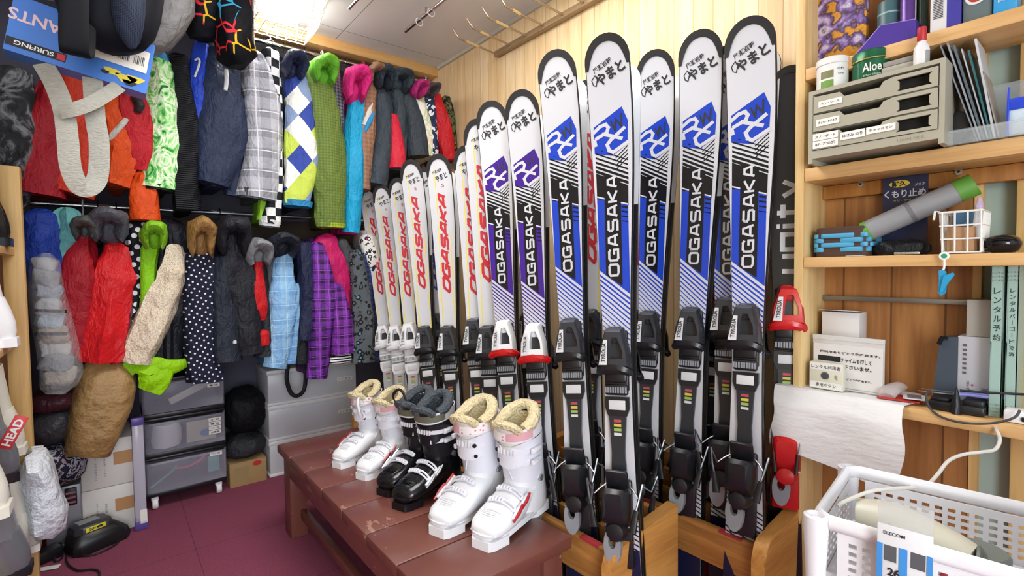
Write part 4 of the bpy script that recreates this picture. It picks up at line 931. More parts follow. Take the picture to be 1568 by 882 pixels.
def on_bench(toe, heel):
    a = P(*toe, z=BZ); b = P(*heel, z=BZ); return b, atan2(a.y-b.y, a.x-b.x), (a-b).length
for kind, label, tu, tv, mir, sc in (('white', 'nearest white ski boot with red buckles and pink dotted strap at the bench end', 735, 842, False, 1.0), ('white', 'second nearest white ski boot with pink dotted strap beside the black boots', 668, 822, True, 1.0),
                                  ('black', 'black ski boot with white buckles next to the big white boots', 610, 782, False, .95), ('black', 'black ski boot with a black loop, next to the small white boots', 585, 760, True, .93),
                                  ('white', 'small white ski boot next to the black boots, pale liner standing open', 552, 735, False, .85), ('white', 'small white ski boot farthest along the bench with a loose white lace', 515, 717, True, .85)):
    T = P(tu, tv, z=BZ); ang = pi+.30 if sc == 1 else pi+.34 if sc > .9 else pi+.38
    L = .302*sc; loc = Vector((T.x-L*cos(ang), T.y-L*sin(ang), BZ))
    r = boot(kind, label, loc, ang, sc, mirror=not mir)
    if 'black loop' in label: MB().tube([(.175, -.03, .295), (.20, -.034, .345), (.195, -.012, .375), (.185, .006, .35), (.182, .012, .305)], [(.002, .006)]*5, 6, sub=4).build('pull_loop', BM['black2'], r)
    if 'lace' in label: MB().tube([(.17, .02, .325), (.205, .035, .30), (.215, .05, .25), (.20, .052, .21), (.178, .04, .225), (.185, .0, .29), (.175, -.015, .325)], [(.0015, .005)]*7, 6, sub=4).build('lace', M('white lace', '#e6e4ea', .6), r)
# ---------------------------------------------------------------- things on the floor by the wardrobe
def clear(name, c, alpha, rough=.12, crumple=0):
    n = N(name); n.col(lin(c)).pr(rough); n.b.inputs['Alpha'].default_value = alpha
    if crumple: n.bump(n.noise(crumple, detail=4, rough=.6), .9, .03)
    return n.m
smoke = clear('smoky drawer plastic', '#bdbccd', .22, .2); film = clear('clear film', '#f2f4f8', .20, .04, 24); milky = clear('milky bin plastic', '#d4d8de', .86, .3)
labelm = M('paper label', '#eceae4', .6); ink = M('ink', '#1c1c22', .6); card = M('cardboard', '#a98a5c', .75, 0, .1, 14)
def simple(name, mb, mats, label, cat, group=None): return tag(mb.build(name, mats), label, cat, group)
# drawer unit on castors
dx0, dx1, dy, th3 = .098, .432, 2.86, .187
t = thing('drawer_unit', 'black framed unit of three see-through drawers on white castors', 'drawers', ((dx0+dx1)/2, dy+.15, 0))
for k in range(3):
    z0 = .062+k*th3
    m = MB().bx((dx0, dy+.006, z0), (dx1, dy+.32, z0+.022), 0, .004).bx((dx0, dy+.006, z0+th3-.014), (dx1, dy+.32, z0+th3), 0, .004)
    for x in (dx0, dx1-.008): m.bx((x, dy+.012, z0+.02), (x+.008, dy+.32, z0+th3-.012), 1)
    m.bx((dx0, dy+.31, z0+.02), (dx1, dy+.318, z0+th3-.012), 1); m.build('tier_frame', [black, smoke], t, True)
    d = MB().bx((dx0+.006, dy-.012, z0+.026), (dx1-.006, dy-.004, z0+th3-.018), 0, .006); d.tube([(dx0+.02, dy-.014, z0+th3-.024), (dx1-.02, dy-.014, z0+th3-.024)], .006, 8, 0)
    d.bx((dx0+.012, dy-.006, z0+.028), (dx1-.012, dy+.28, z0+.032)); dr = d.build('drawer', smoke, t, True)
    n_ = (2, 4, 1)[2-k] if False else (1, 4, 2)[k]
    m = MB()
    for q in range(n_):
        zc = z0+th3-.045-.021*q if k == 1 else z0+th3-.03-.03*q
        m.bx((dx1-.075, dy-.0165, zc-.009), (dx1-.022, dy-.0135, zc+.009), 0); m.text(('小 物', '電 池', 'ペン・紙', '充電器')[q], (dx1-.0485, dy-.0172, zc), (.036, 0, 0), (0, 0, .009), 1, bold=.02)
    m.build('label_sticker', [labelm, ink], dr, True)
for x in (dx0+.035, dx1-.035):
    for y in (dy+.03, dy+.28):
        m = MB().lathe([(0, -.011), (.024, -.011), (.027, -.006), (.027, .006), (.024, .011), (0, .011)], (x, y, .027), 18, R=Matrix.Rotation(pi/2, 3, 'Y')); m.box((x, y+.004, .05), (.03, .036, .024), 0, .006); m.build('castor', white, t, True)
simple('wrapped_bundle', MB().lathe([(0, 0), (.055, .004), (.062, .03), (.06, .08), (.05, .11), (0, .118)], (.19, 2.93, .28), 20).wrinkle(.006, 18, 3), M('white wrap', '#e4e4e8', .6), 'white wrapped bundle inside the middle see-through drawer', 'bundle')
m = MB().bx((.27, 2.90, .282), (.395, 2.98, .385), 0, .003); m.lathe([(0, -.001), (.025, -.001), (.025, .001), (0, .001)], (.35, 2.8985, .32), 18, 1, Matrix.Rotation(pi/2, 3, 'X'), (1, .7)); simple('paper_box', m, [M('beige carton', '#cfc8b4', .6), M('blue print', '#4a86c4', .5)], 'beige box with a blue oval inside the middle drawer', 'box')
m = MB().box((.30, 2.89, .545), (.21, .02, .035), 0, .004, Matrix.Rotation(-.42, 3, 'Y')); simple('white_case', m, M('ivory plastic', '#d9d6cc', .5), 'long ivory case lying slanted in the top drawer', 'case')
m = MB().tube([(.21, 2.90, .17), (.27, 2.90, .165), (.32, 2.90, .185), (.345, 2.90, .205)], .006, 8, sub=3); simple('plastic_rod', m, M('crimson plastic', '#c23a5c', .4), 'crimson plastic rod inside the bottom drawer', 'rod')
m = MB().bx((.355, 2.895, .115), (.405, 2.90, .195), 0, .002); simple('teal_card', m, M('teal card', '#5fa8a0', .5), 'teal card standing at the right of the bottom drawer', 'card')
m = MB().tube([(.12, 2.90, .10), (.2, 2.90, .155), (.225, 2.90, .18)], .007, 8); simple('green_tube', m, M('green tube', '#5b8f86', .4), 'thin grey green tube leaning in the bottom drawer', 'tube')
m = MB().tube([(.265, 2.895, .13), (.31, 2.895, .17), (.34, 2.895, .19)], .003, 6).tube([(.30, 2.895, .20), (.31, 2.895, .16), (.325, 2.895, .13)], .003, 6); simple('wire_stand', m, chrome, 'small white wire stand inside the bottom drawer', 'stand')
# white bins
wx0 = P(413, 732, z=0); wy = wx0.y; wx0 = wx0.x; wx1 = P(541, 640, y=wy).x+.03
t = thing('storage_bins', 'stack of three milky white storage bins under the blue plaid jacket', 'storage bin', ((wx0+wx1)/2, wy+.14, 0))
for k in range(3):
    z0 = .0+.195*k
    bn = MB().bx((wx0+.004, wy+.004, z0+.012), (wx1-.004, wy+.27, z0+.172), 0, .008).build('bin', milky, t, True)
    m = MB().bx((wx0, wy, z0+.17), (wx1, wy+.275, z0+.195), 0, .006).bx((wx0, wy-.002, z0), (wx1, wy+.272, z0+.016), 0, .004); m.build('lid', M('bin lid white', '#e2e4e6', .35), bn, True)
    if k > 0:
        m = MB().bx((wx1-.12, wy+.0005, z0+.085), (wx1-.03, wy+.0035, z0+.105), 0); m.text('レンタル', (wx1-.075, wy-.0002, z0+.095), (.07, 0, 0), (0, 0, .01), 1, bold=.02); m.build('label_sticker', [labelm, ink], bn, True)
a = [P(u, v, y=2.72) for u, v in ((441, 560), (439, 580), (445, 601), (455, 606), (465, 598), (468, 578), (467, 556))]
simple('black_strap', MB().tube(a, [(.003, .011)]*7, 8, sub=4, up=(0, 1, 0)), blk, 'black webbing strap loop hanging in front of the white bins', 'strap')
# cardboard box and dark pile between the drawers and the bins
c0, c1 = P(352, 735, y=2.9), P(411, 700, y=2.9)
m = MB().bx((c0.x, 2.9, 0), (c1.x-.01, 3.14, .125), 0, .002); m.bx((c0.x+.02, 2.8992, .03), (c0.x+.09, 2.9, .10), 1); m.lathe([(0, -.001), (.022, -.001), (.022, .0005), (0, .0005)], (c0.x+.13, 2.8985, .105), 14, 2, Matrix.Rotation(pi/2, 3, 'X'), (1, .6))
simple('cardboard_box', m, [card, clear('tape', '#c2a878', .6), M('red sticker', '#c02a2a', .5)], 'low brown cardboard box with a red sticker between drawers and white bins', 'box')
def lump(name, c, r, mat, label, cat, amp=.03, fr=7, sd=1, e=.8):
    m = MB(); rings = []
    for i in range(11):
        a = -pi/2+pi*i/10; k = max(.02, cos(a))**e; z = sin(a)
        rings.append([Vector((c[0]+r[0]*k*math.copysign(abs(cos(q))**.8, cos(q)), c[1]+r[1]*k*math.copysign(abs(sin(q))**.8, sin(q)), c[2]+r[2]*math.copysign(abs(z)**.8, z))) for q in (2*pi*j/26 for j in range(26))])
    m.loft(rings).wrinkle(amp, fr, sd); return simple(name, m, mat, label, cat)
cx = (c0.x+c1.x)/2
lump('folded_jacket', (cx, 3.01, .19), (.105, .13, .065), C('#33353b', .5), 'dark grey folded jacket lying on the low cardboard box', 'jacket', .016, 12, 4)
lump('black_bag', (cx+.005, 3.04, .37), (.10, .12, .13), C('#15161c', .6), 'black bag stuffed between the drawers and the white bins', 'bag', .02, 9, 5)
# white cartons, clear case, paper bag
cy = 2.74; xa, xb = P(126, 780, y=cy).x, P(206, 780, y=cy).x
cm_ = M('white carton', '#d9d6d0', .5, 0, .05)
for k, lb in ((0, 'lower white carton with brown tape, second carton standing on it'), (1, 'upper white carton with brown tape under the brown paper bag')):
    z0 = k*.205
    m = MB().bx((xa, cy, z0), (xb, cy+.30, z0+.203), 0, .003); m.bx((xb-.065, cy-.0012, z0+.09), (xb-.001, cy, z0+.145), 1)
    m.text('スキー手袋 各種サイズ', (xb-.125, cy-.001, z0+.09), (0, 0, -.11), (.007, 0, 0), 2); m.text('取扱注意 レンタル', (xb-.095, cy-.001, z0+.09), (0, 0, -.09), (.007, 0, 0), 2)
    t = simple('white_carton', m, [cm_, M('brown tape', '#b98a5a', .5), M('grey ink', '#77777c', .6)], lb, 'box')
m = MB(); p0, p1 = P(214, 640, y=2.70), P(217, 788, y=2.70)
m.box(((p0.x+p1.x)/2-.006, 2.70, (p0.z)/2+.004), (.042, .03, p0.z), 0, .006); m.box(((p0.x+p1.x)/2-.006, 2.70, p0.z-.012), (.046, .034, .035), 1, .004); m.box(((p0.x+p1.x)/2-.006, 2.70, .022), (.046, .034, .042), 1, .004); m.bx((p0.x-.012, 2.683, .03), (p0.x+.012, 2.6845, .09), 2)
simple('poster_case', m, [clear('clear pvc', '#d6d4e4', .5, .15), M('violet cap', '#5a4a94', .35), labelm], 'tall slim clear case with violet ends beside the drawers', 'case')
pb = N('brown kraft paper'); q_ = pb.noise(18, detail=5); pb.col(pb.mix(q_, '#b08d5a', '#8a6a3e')).pr(.5).bump(q_, .7, .03)
m = MB(); rings = []; pyy = 2.66
for v, ul, ur, d in ((693, 101, 166, .085), (680, 100, 176, .10), (655, 103, 190, .11), (620, 110, 203, .115), (590, 118, 207, .11), (570, 126, 204, .09), (557, 136, 196, .05), (548, 142, 188, .02)):
    a, b = P(ul, v-(8 if v < 690 else 0), y=pyy), P(ur, v, y=pyy); c = (a+b)/2; w = (b-a)/2
    rings.append([c+w*math.copysign(abs(cos(q))**.6, cos(q))+Vector((0, d*math.copysign(abs(sin(q))**.6, sin(q)), 0)) for q in (2*pi*j/24 for j in range(24))])
m.loft(rings).wrinkle(.014, 12, 2).wrinkle(.005, 42, 3)
bag = simple('paper_bag', m, pb.m, 'crumpled brown kraft paper bag leaning on the white cartons', 'bag')
# bags hanging and stacked at the wardrobe's left end
t = thing('garment_bag', 'long clear plastic bag of folded goggles and gloves beside the wooden post', 'bag', (-.17, 2.6, .45))
m = MB(); rings = []
GB = ((388, 62, 78), (400, 46, 92), (440, 42, 100), (490, 47, 112), (540, 54, 122), (575, 58, 128), (592, 60, 122), (602, 68, 108))
for v, ul, ur in GB:
    a, b = P(ul, v, y=2.55), P(ur, v-(6 if v > 500 else 0), y=2.55); c = (a+b)/2; w = (b-a)/2
    rings.append([c+w*cos(q)+Vector((0, .07*sin(q), 0)) for q in (2*pi*j/28 for j in range(28))])
m.loft(rings).wrinkle(.007, 16, 9); m.build('plastic_film', film, t, True)
cols = ['#aeb2b8', '#8c9096', '#9fa8ba', '#b9bcc0', '#a8b8c8', '#a89688', '#bdbdbd', '#8a8f96', '#b0a89a']
for i in range(9):
    v = 408+i*21; f = (v-400)/190; ul, ur = 47+f*14, 90+f*34
    a, b = P(ul, v, y=2.56), P(ur, v-3, y=2.56); c = (a+b)/2; m = MB(); seedc[0] += 1
    m.box(c, ((b-a).length*(.82+.1*((i*53) % 3)/2), .09+.02*(i % 2), .066), 0, .022, Matrix.Rotation(.12*((i*37) % 5-2)+.1, 3, 'Y'), 4).wrinkle(.016, 15, i+40)
    m.build('folded_cloth', C(cols[i], .6), t, True)
for v in (476, 511):
    a = P(78, v, y=2.51); MB().box(a, (.09, .012, .012), 0, .002, Matrix.Rotation(.1, 3, 'Y')).build('black_band', blk, t, True)
lump('wrapped_jacket', P(84, 612, y=2.72)+Vector((0, 0, 0)), (.085, .10, .04), C('#5a3038', .3), 'maroon jacket in clear plastic under the long garment bag', 'jacket', .012, 12, 11)
lump('wrapped_trousers', P(86, 652, y=2.72), (.085, .10, .075), C('#46464c', .25), 'grey trousers packed in shiny plastic beside the paper bag', 'trousers', .012, 12, 12)
lump('patterned_bag', P(92, 708, y=2.72), (.09, .10, .085), cloth('navy flower print', 'blobs', '#23263a', '#2a3048', '#b9bcc8', '#4a2a3a', '#23263a', k=2.6), 'navy bag with a small pale flower print above the metal case', 'bag', .012, 12, 13)
a, b = P(70, 790, y=2.72), P(124, 745, y=2.72)
m = MB().bx((a.x, 2.70, 0), (b.x, 2.98, b.z+.02), 0, .004); m.bx((b.x-.05, 2.688, b.z-.06), (b.x-.012, 2.70, b.z+.012), 1, .003)
for k in range(3): m.bx((b.x-.046, 2.684, b.z-.05+.02*k), (b.x-.016, 2.689, b.z-.042+.02*k), 2)
simple('metal_case', m, [M('brushed aluminium', '#9a9ca2', .4, .7, .08), black, chrome], 'grey aluminium case with a black latch on the floor', 'case')
# ---------------------------------------------------------------- left boot shelf
sx, sy1 = -.215, 2.30
t = thing('boot_shelf', 'varnished wooden shelf along the left wall holding rental ski boots', 'shelf', (-.45, 1.7, 0))
MB().bx((sx-.05, sy1-.045, 0), (sx, sy1, 1.47), 0, .003).build('post', postw, t, True)
MB().bx((-.715, sy1-.03, 0), (sx-.05, sy1-.005, 1.47), 0).build('end_panel', brownw, t, True)
zA, zB, zC, zD = P(32, 528, y=2.0).z, P(50, 706, y=2.0).z, P(25, 378, y=2.1).z, .27
for z in (zA, zB, zC, zD): MB().bx((-.715, .6, z-.022), (sx-.02, sy1-.046, z), 0, .002).build('shelf_board', plankw, t, True)
def shelfboot(kind, label, u, v, y, z, sc=1., dx=0, tilt=0):
    p = P(u, v, y=y); boot(kind, label, Vector((p.x-.01+dx, y, z+.0005)), pi+tilt, sc)
shelfboot('white', 'white ski boot alone on the upper board of the left shelf', 32, 525, 1.98, zA, .98, 0)
shelfboot('cream', 'cream ski boot with black strap, rear one on the middle board of the left shelf', 44, 690, 2.12, zB, 1.0)
shelfboot('grey', 'grey ski boot with a red tag on the middle board of the left shelf', 36, 715, 1.86, zB, 1.0)
shelfboot('cream', 'cream ski boot in front of the tagged grey one on the left shelf', 20, 740, 1.60, zB, .95)
shelfboot('grey', 'large grey ski boot nearest on the lowest board of the left shelf', 54, 872, 1.97, zD, .92)
shelfboot('cream', 'cream ski boot behind the large grey one on the lowest board', 66, 835, 2.12, zD, .90)
shelfboot('black', 'black ski boot on the top board of the left shelf', 22, 378, 2.1, zC, 1.)
q = P(20, 662, y=1.80); m = MB().box(q, (.028, .003, .085), 0, .001, Matrix.Rotation(.45, 3, 'Y')); m.text('HEAD', q+Vector((0, -.0025, 0)), (.03, 0, .062), (-.016, 0, .008), 1, bold=.03)
simple('red_tag', m, [M('red tag', '#d03038', .5), white], 'small red and white tag on the grey boot', 'tag')
t = thing('plastic_bag', 'white boots knotted in a translucent white plastic bag by the shelf post', 'bag', P(62, 812, y=2.16))
m = MB(); rings = []
for v, ul, ur, d in ((814, 42, 84, .07), (802, 32, 95, .09), (770, 28, 97, .09), (740, 26, 92, .09), (712, 28, 80, .10), (698, 36, 70, .07), (690, 44, 64, .03)):
    a, b = P(ul, v, y=2.16), P(ur, v, y=2.16); c = (a+b)/2; w = (b-a)/2
    rings.append([c+w*math.copysign(abs(cos(q))**.7, cos(q))+Vector((0, d*sin(q), 0)) for q in (2*pi*j/30 for j in range(30))])
m.loft(rings).wrinkle(.018, 11, 21).wrinkle(.006, 40, 5); m.build('bag_film', clear('bag white film', '#e3eaf3', .92, .25, 16), t, True)
# ---------------------------------------------------------------- floor gadgets
q = P(146, 835, z=0); t = thing('boot_dryer', 'black charger box with a yellow label and grey top on the carpet', 'charger', q, .42)
m = MB(); 
def rr(x0, x1, y0, y1, z): return [Vector((x, y, z)) for x, y in ((x0, y0+.02), (x0+.02, y0), (x1-.02, y0), (x1, y0+.02), (x1, y1-.02), (x1-.02, y1), (x0+.02, y1), (x0, y1-.02))]
m.loft([rr(-.085, .105, -.06, .06, 0), rr(-.09, .11, -.062, .062, .02), rr(-.085, .10, -.058, .06, .05), rr(-.075, .06, -.045, .055, .085), rr(-.07, .045, -.038, .05, .09)]); m.build('housing', black, t)
m = MB().loft([rr(-.078, .05, -.047, .056, .08), rr(-.074, .05, -.042, .052, .104), rr(-.066, .042, -.034, .046, .110)]); m.build('top_cover', M('dark grey plastic', '#34363b', .4), t)
m = MB().box((-.02, .01, .1112), (.07, .04, .003), 0, .001); m.build('grey_label', M('silver label', '#8a8c8e', .4), t)
m = MB().box((-.015, -.0475, .094), (.068, .003, .017), 0, .0008, Matrix.Rotation(-.25, 3, 'X')); m.text('注意', (-.015, -.0500, .094), (.05, 0, 0), (0, .003, .011), 1, bold=.03); m.build('yellow_label', [M('yellow label', '#d8cf2a', .5), ink], t)
def cable(name, pts, r, mat, label, z=None):
    ps = [P(u, v, z=zz) for u, v, zz in pts]; return simple(name, MB().tube(ps, r, 8, sub=6), mat, label, 'cable')
cb = M('cable black', '#1e1e22', .5)
cable('power_cable', [(186, 806, .02), (189, 818, .006), (175, 835, .006), (140, 850, .006), (112, 848, .006), (104, 836, .006), (102, 860, .006), (118, 873, .006), (140, 872, .006), (152, 876, .006), (150, 895, .006)], .0035, cb, 'black cable curling in front of the black charger box')
cable('power_cable', [(104, 818, .01), (88, 806, .006), (66, 800, .012), (60, 812, .02), (78, 830, .03), (96, 850, .006), (84, 858, .008), (80, 822, .03), (62, 806, .012), (50, 822, .006)], .0035, cb, 'tangled black cable between the charger box and the grey boot')
q = P(72, 858, z=0); simple('power_adapter', MB().box(q+Vector((0, 0, .024)), (.085, .055, .046), 0, .008, .5).box(q+Vector((.05, .03, .03)), (.03, .03, .03), 0, .008, .5), black, 'black power adapter block on the carpet beside the grey boot', 'adapter')
q = P(70, 872, z=0); simple('paper_tag', MB().box(q+Vector((0, 0, .004)), (.085, .028, .002), 0, .0005, -.35), labelm, 'white paper tag lying on the carpet by the adapter', 'tag')
# ---------------------------------------------------------------- things piled on the top left
def neon():
    n = N('black fabric with neon lines'); v = n.n('ShaderNodeTexVoronoi', feature='DISTANCE_TO_EDGE'); n.set(v.inputs['Vector'], n.map((1, 1, 1))); v.inputs['Scale'].default_value = 15
    v2 = n.n('ShaderNodeTexVoronoi'); n.set(v2.inputs['Vector'], n.map((1, 1, 1), loc=(.3, .2, .1))); v2.inputs['Scale'].default_value = 8
    hue = n.sep(v2.outputs['Color'])[0]; lc = n.ramp(hue, [(0, '#d8323c'), (.3, '#e0b52a'), (.55, '#d8323c'), (.75, '#3aa0c8'), (.9, '#16171c')], True)
    f = n.math('MULTIPLY', n.math('LESS_THAN', v.outputs['Distance'], .042), n.math('GREATER_THAN', n.sep(v2.outputs['Color'])[1], .28))
    n.col(n.mix(f, '#101117', lc)).pr(.6, 0, **{'Specular IOR Level': .12}).bump(n.noise(20), .4, .02); return n.m
nm = neon()
def drape(name, rows, y, d, mat, label, cat, amp=.02, fr=9, sd=0):
    m = MB(); rings = []
    for v, ul, ur, k in rows:
        a, b = P(ul, v, y=y), P(ur, v, y=y); c = (a+b)/2; w = (b-a)/2
        rings.append([c+w*math.copysign(abs(cos(q))**.8, cos(q))+Vector((0, d*k*sin(q), 0)) for q in (2*pi*j/30 for j in range(30))])
    m.loft(rings).wrinkle(amp, fr, sd); return simple(name, m, mat, label, cat)
drape('patterned_trousers', ((-40, 270, 350, .5), (-10, 275, 345, .9), (20, 282, 342, 1), (45, 288, 336, .8), (62, 296, 330, .3)), 2.42, .10, nm, 'black trousers with neon lines piled left on the upper rail', 'trousers', .02, 10, 31)
drape('patterned_jacket', ((-40, 318, 385, .5), (-5, 324, 386, .9), (40, 326, 386, 1), (70, 332, 388, 1), (88, 336, 392, .8), (100, 346, 378, .3)), 2.38, .10, nm, 'black jacket with red and yellow neon lines hanging right of the lamp side pile', 'jacket', .02, 10, 32)
drape('grey_sack', ((-40, 205, 300, .5), (-10, 215, 298, .9), (25, 222, 296, 1), (50, 226, 284, .9), (70, 216, 262, .6), (88, 212, 232, .2)), 2.30, .10, C('#8f8f90', .6), 'pale grey fabric sack behind the black bag at the top left', 'sack', .014, 9, 33)
# carton of trousers
yb = 2.02; tl, tr, br, bl = P(-60, -22, y=yb), P(212, 84, y=yb), P(224, 144, y=yb), P(4, 74, y=yb)
u_ = (br-bl).normalized(); v_ = u_.cross(Vector((0, -1, 0))); v_ = -v_ if v_.z < 0 else v_
wid = (br-bl).length; hei = .165; bl2 = bl
t = thing('carton', 'blue printed trousers carton lying upside down at the top left', 'box', bl2+u_*wid/2)
bcm = N('blue carton print'); x_ = bcm.noise(5); bcm.col(bcm.mix(x_, '#4a86d8', '#2f62c0')).pr(.35)
m = MB().prism([(0, 0), (wid, 0), (wid, hei), (0, hei)], bl2, u_, v_, -.075, 0); cen = lambda a, b, o=.0008: bl2+u_*(wid*a)+v_*(hei*b)+Vector((0, -o, 0))
nrm = u_.cross(v_); 
if nrm.y > 0: pass
m.build('carton_body', bcm.m, t, True)
m = MB(); F = Vector((0, -1, 0))*.0
m.text('PANTS', cen(.19, .66), -u_*.135, -v_*.034, 0, bold=.02); m.build('red_lettering', M('red white print', '#e8c8cc', .4), t, True)
m = MB(); c_ = cen(.20, .17); m.prism([(-.065, -.012), (.065, -.012), (.065, .012), (-.065, .012)], c_, u_, v_, .0015 if nrm.y < 0 else -.0015, 0); m.text('SURFING', cen(.185, .17, .003), -u_*.085, -v_*.013, 1, bold=.02); m.prism([(.045, -.009), (.063, -.009), (.063, .009), (.045, .009)], cen(.20, .17, .0015), u_, v_, .001 if nrm.y < 0 else -.001, 2); m.build('logo_strip', [ink, white, M('red print', '#c82830', .4)], t, True)
m = MB(); q = cen(.76, .60, .001); m.prism([(-.07, -.035), (.07, -.035), (.07, .035), (-.07, .035)], q, u_, v_, .001 if nrm.y < 0 else -.001, 0)
for k in range(26):
    if k not in (8, 9, 17, 18): m.prism([(-.045+.0042*k, -.012), (-.045+.0042*k+.0012+.0012*((k*7) % 3 == 0), -.012), (-.045+.0042*k+.0012+.0012*((k*7) % 3 == 0), .016), (-.045+.0042*k, .016)], cen(.755, .58, .0024), u_, v_, .0005 if nrm.y < 0 else -.0005, 1)
m.build('barcode_sticker', [labelm, ink], t, True)
m = MB()
for a, b, s_, mi in ((.72, .22, .018, 0), (.83, .16, .024, 0), (.90, .2, .02, 0), (.67, .17, .010, 1), (.86, .1, .016, 1)):
    m.prism([(s_*cos(q)*(1+.4*sin(3*q)), s_*.7*sin(q)*(1+.3*cos(2*q))) for q in (2*pi*j/12 for j in range(12))], cen(a, b, .001), u_, v_, .0006 if nrm.y < 0 else -.0006, mi)
m.build('figure_print', [M('yellow print', '#d8c83a', .5), ink], t, True)
# black bag with wide straps and a mesh pouch
t = thing('sports_bag', 'black bag with a wide strap and mesh pouch resting on the blue carton', 'bag', P(165, 20, y=1.9))
m = MB(); rings = []
for v, ul, ur, k in ((-80, 60, 260, .6), (-40, 70, 255, .9), (0, 82, 250, 1), (35, 92, 246, 1), (60, 120, 240, .85), (78, 150, 226, .5), (84, 165, 205, .2)):
    a, b = P(ul, v, y=1.93), P(ur, v, y=1.93); c = (a+b)/2; w = (b-a)/2
    rings.append([c+w*math.copysign(abs(cos(q))**.7, cos(q))+Vector((0, .085*k*sin(q), 0)) for q in (2*pi*j/30 for j in range(30))])
m.loft(rings).wrinkle(.010, 8, 51); m.build('bag_body', M('bag nylon', '#10121a', .6, **{'Specular IOR Level': .12}), t, True)
net = N('mesh netting'); xx = net.sep(); ff = net.math('MAXIMUM', net.band(xx[0], 240, .4), net.band(xx[2], 240, .4)); net.col(net.mix(ff, '#0c0e14', '#2c3448')).pr(.6, 0, **{'Specular IOR Level': .12})
m = MB(); rings = []
for v, ul, ur, k in ((-70, 172, 226, .5), (-20, 168, 224, 1), (20, 170, 222, 1), (45, 176, 220, .9), (64, 188, 216, .6), (74, 198, 210, .2)):
    a, b = P(ul, v, y=1.845), P(ur, v, y=1.845); c = (a+b)/2; w = (b-a)/2
    rings.append([c+w*cos(q)+Vector((0, .028*k*sin(q), 0)) for q in (2*pi*j/24 for j in range(24))])
m.loft(rings).wrinkle(.005, 12, 52); m.build('mesh_pouch', net.m, t, True)
a = [P(u, v, y=yy) for u, v, yy in ((114, -70, 1.78), (114, -20, 1.78), (113, 30, 1.78), (113, 68, 1.785), (115, 82, 1.80), (120, 84, 1.83), (124, 72, 1.85), (126, 30, 1.86), (128, -10, 1.87))]
MB().tube(a, [(.031, .003)]*9, 10, sub=5, up=(1, .12, 0), e=.6).build('wide_strap', M('webbing black', '#0f1117', .6, **{'Specular IOR Level': .12}), t, True)
# pale webbing strap
pw_ = N('pale webbing'); g_ = pw_.noise(70, pw_.map((1, 1, 6))); pw_.col(pw_.mix(g_, '#b9b8b0', '#96958c')).pr(.8).bump(g_, .6, .01)
a = [P(u, v, y=yy) for u, v, yy in ((66, 98, 2.03), (84, 130, 2.0), (98, 170, 1.97), (104, 215, 1.95), (108, 255, 1.94), (120, 284, 1.94), (136, 288, 1.95), (150, 270, 1.97), (152, 220, 1.98), (146, 180, 1.99), (142, 120, 2.03))]
t = thing('webbing_strap', 'pale grey webbing strap looped in front of the red jackets', 'strap', a[5])
MB().tube(a, [(.003, .026)]*11, 10, sub=5, up=(0, -1, .0)).build('strap_loop', pw_.m, t, True)
a = [P(u, v, y=yy) for u, v, yy in ((92, 172, 1.955), (112, 168, 1.945), (140, 158, 1.95), (164, 144, 1.97), (182, 132, 2.01))]
MB().tube(a, [(.003, .020)]*5, 10, sub=5, up=(0, -1, 0)).build('strap_end', pw_.m, t, True)
# ---------------------------------------------------------------- wooden shelf unit on the right wall
FX = 1.512; Z3 = 1.143; Z2 = 1.389; Z1 = 1.662; ZT = .772
shw = wood('shelf pine', '#dcb27a', '#b98a4c', None, 'y', 'y', .5, True); shv = wood('shelf upright pine', '#e2c48c', '#c09858', None, 'y', 'z', .5, False)
t = thing('shelf_unit', 'tall pine wall shelf unit full of small things at the right', 'shelf', (1.6, .2, 0))
MB().bx((FX, .574, .0), (WX-.001, .598, CZ-.02), 0, .002).build('upright', shv, t, True)
for z, th_ in ((Z3, .028), (Z2, .036), (Z1, .032)): MB().bx((FX, -.45, z-th_), (WX-.001, .573, z), 0, .002).build('shelf_board', shw, t, True)
MB().bx((FX-.01, -.45, ZT-.03), (WX-.001, .573, ZT), 0, .003).build('counter_board', shw, t, True)
MB().bx((WX-.03, .02, Z2-.075), (WX-.0012, .573, Z2-.037), 0, .002).build('rear_batten', brownw, t, True)
for u, v in ((1318, 282), (1468, 263)):
    q = P(u, v, x=WX-.031); m = MB().lathe([(0, .003), (.008, .0025), (.009, 0), (0, 0)], q, 14, 0, Matrix.Rotation(-pi/2, 3, 'Y')); m.lathe([(0, .0035), (.0032, .0033), (.0032, .0028), (0, .0028)], q, 10, 1, Matrix.Rotation(-pi/2, 3, 'Y')); m.build('screw_washer', [steel, ink], t, True)
q0, q1 = P(1262, 456, x=WX-.02), P(1486, 458, x=WX-.02)
t = thing('towel_bar', 'flat grey metal bar fixed on the boards below the woven basket shelf', 'bar', (WX-.02, (q0.y+q1.y)/2, q0.z))
MB().bx((WX-.024, q1.y, q0.z-.006), (WX-.016, q0.y, q0.z+.007), 0, .001).build('bar', M('zinc bar', '#8e8c86', .35, .8), t, True)
for q in (q0, q1): MB().bx((WX-.02, q.y-.012, q0.z-.008), (WX-.0005, q.y+.012, q0.z+.008), 0, .001).build('bracket', M('zinc bar', '#8e8c86', .35, .8), t, True)
UY, UZ = Vector((0, -1, 0)), Vector((0, 0, 1))     # right and up on faces turned to the room
def yat(u, x=1.5, v=300): return P(u, v, x=x).y
def zat(u, v, x=1.5): return P(u, v, x=x).z
def S(name, mb, mats, label, cat, group=None): return tag(mb.build(name, mats), label, cat, group)
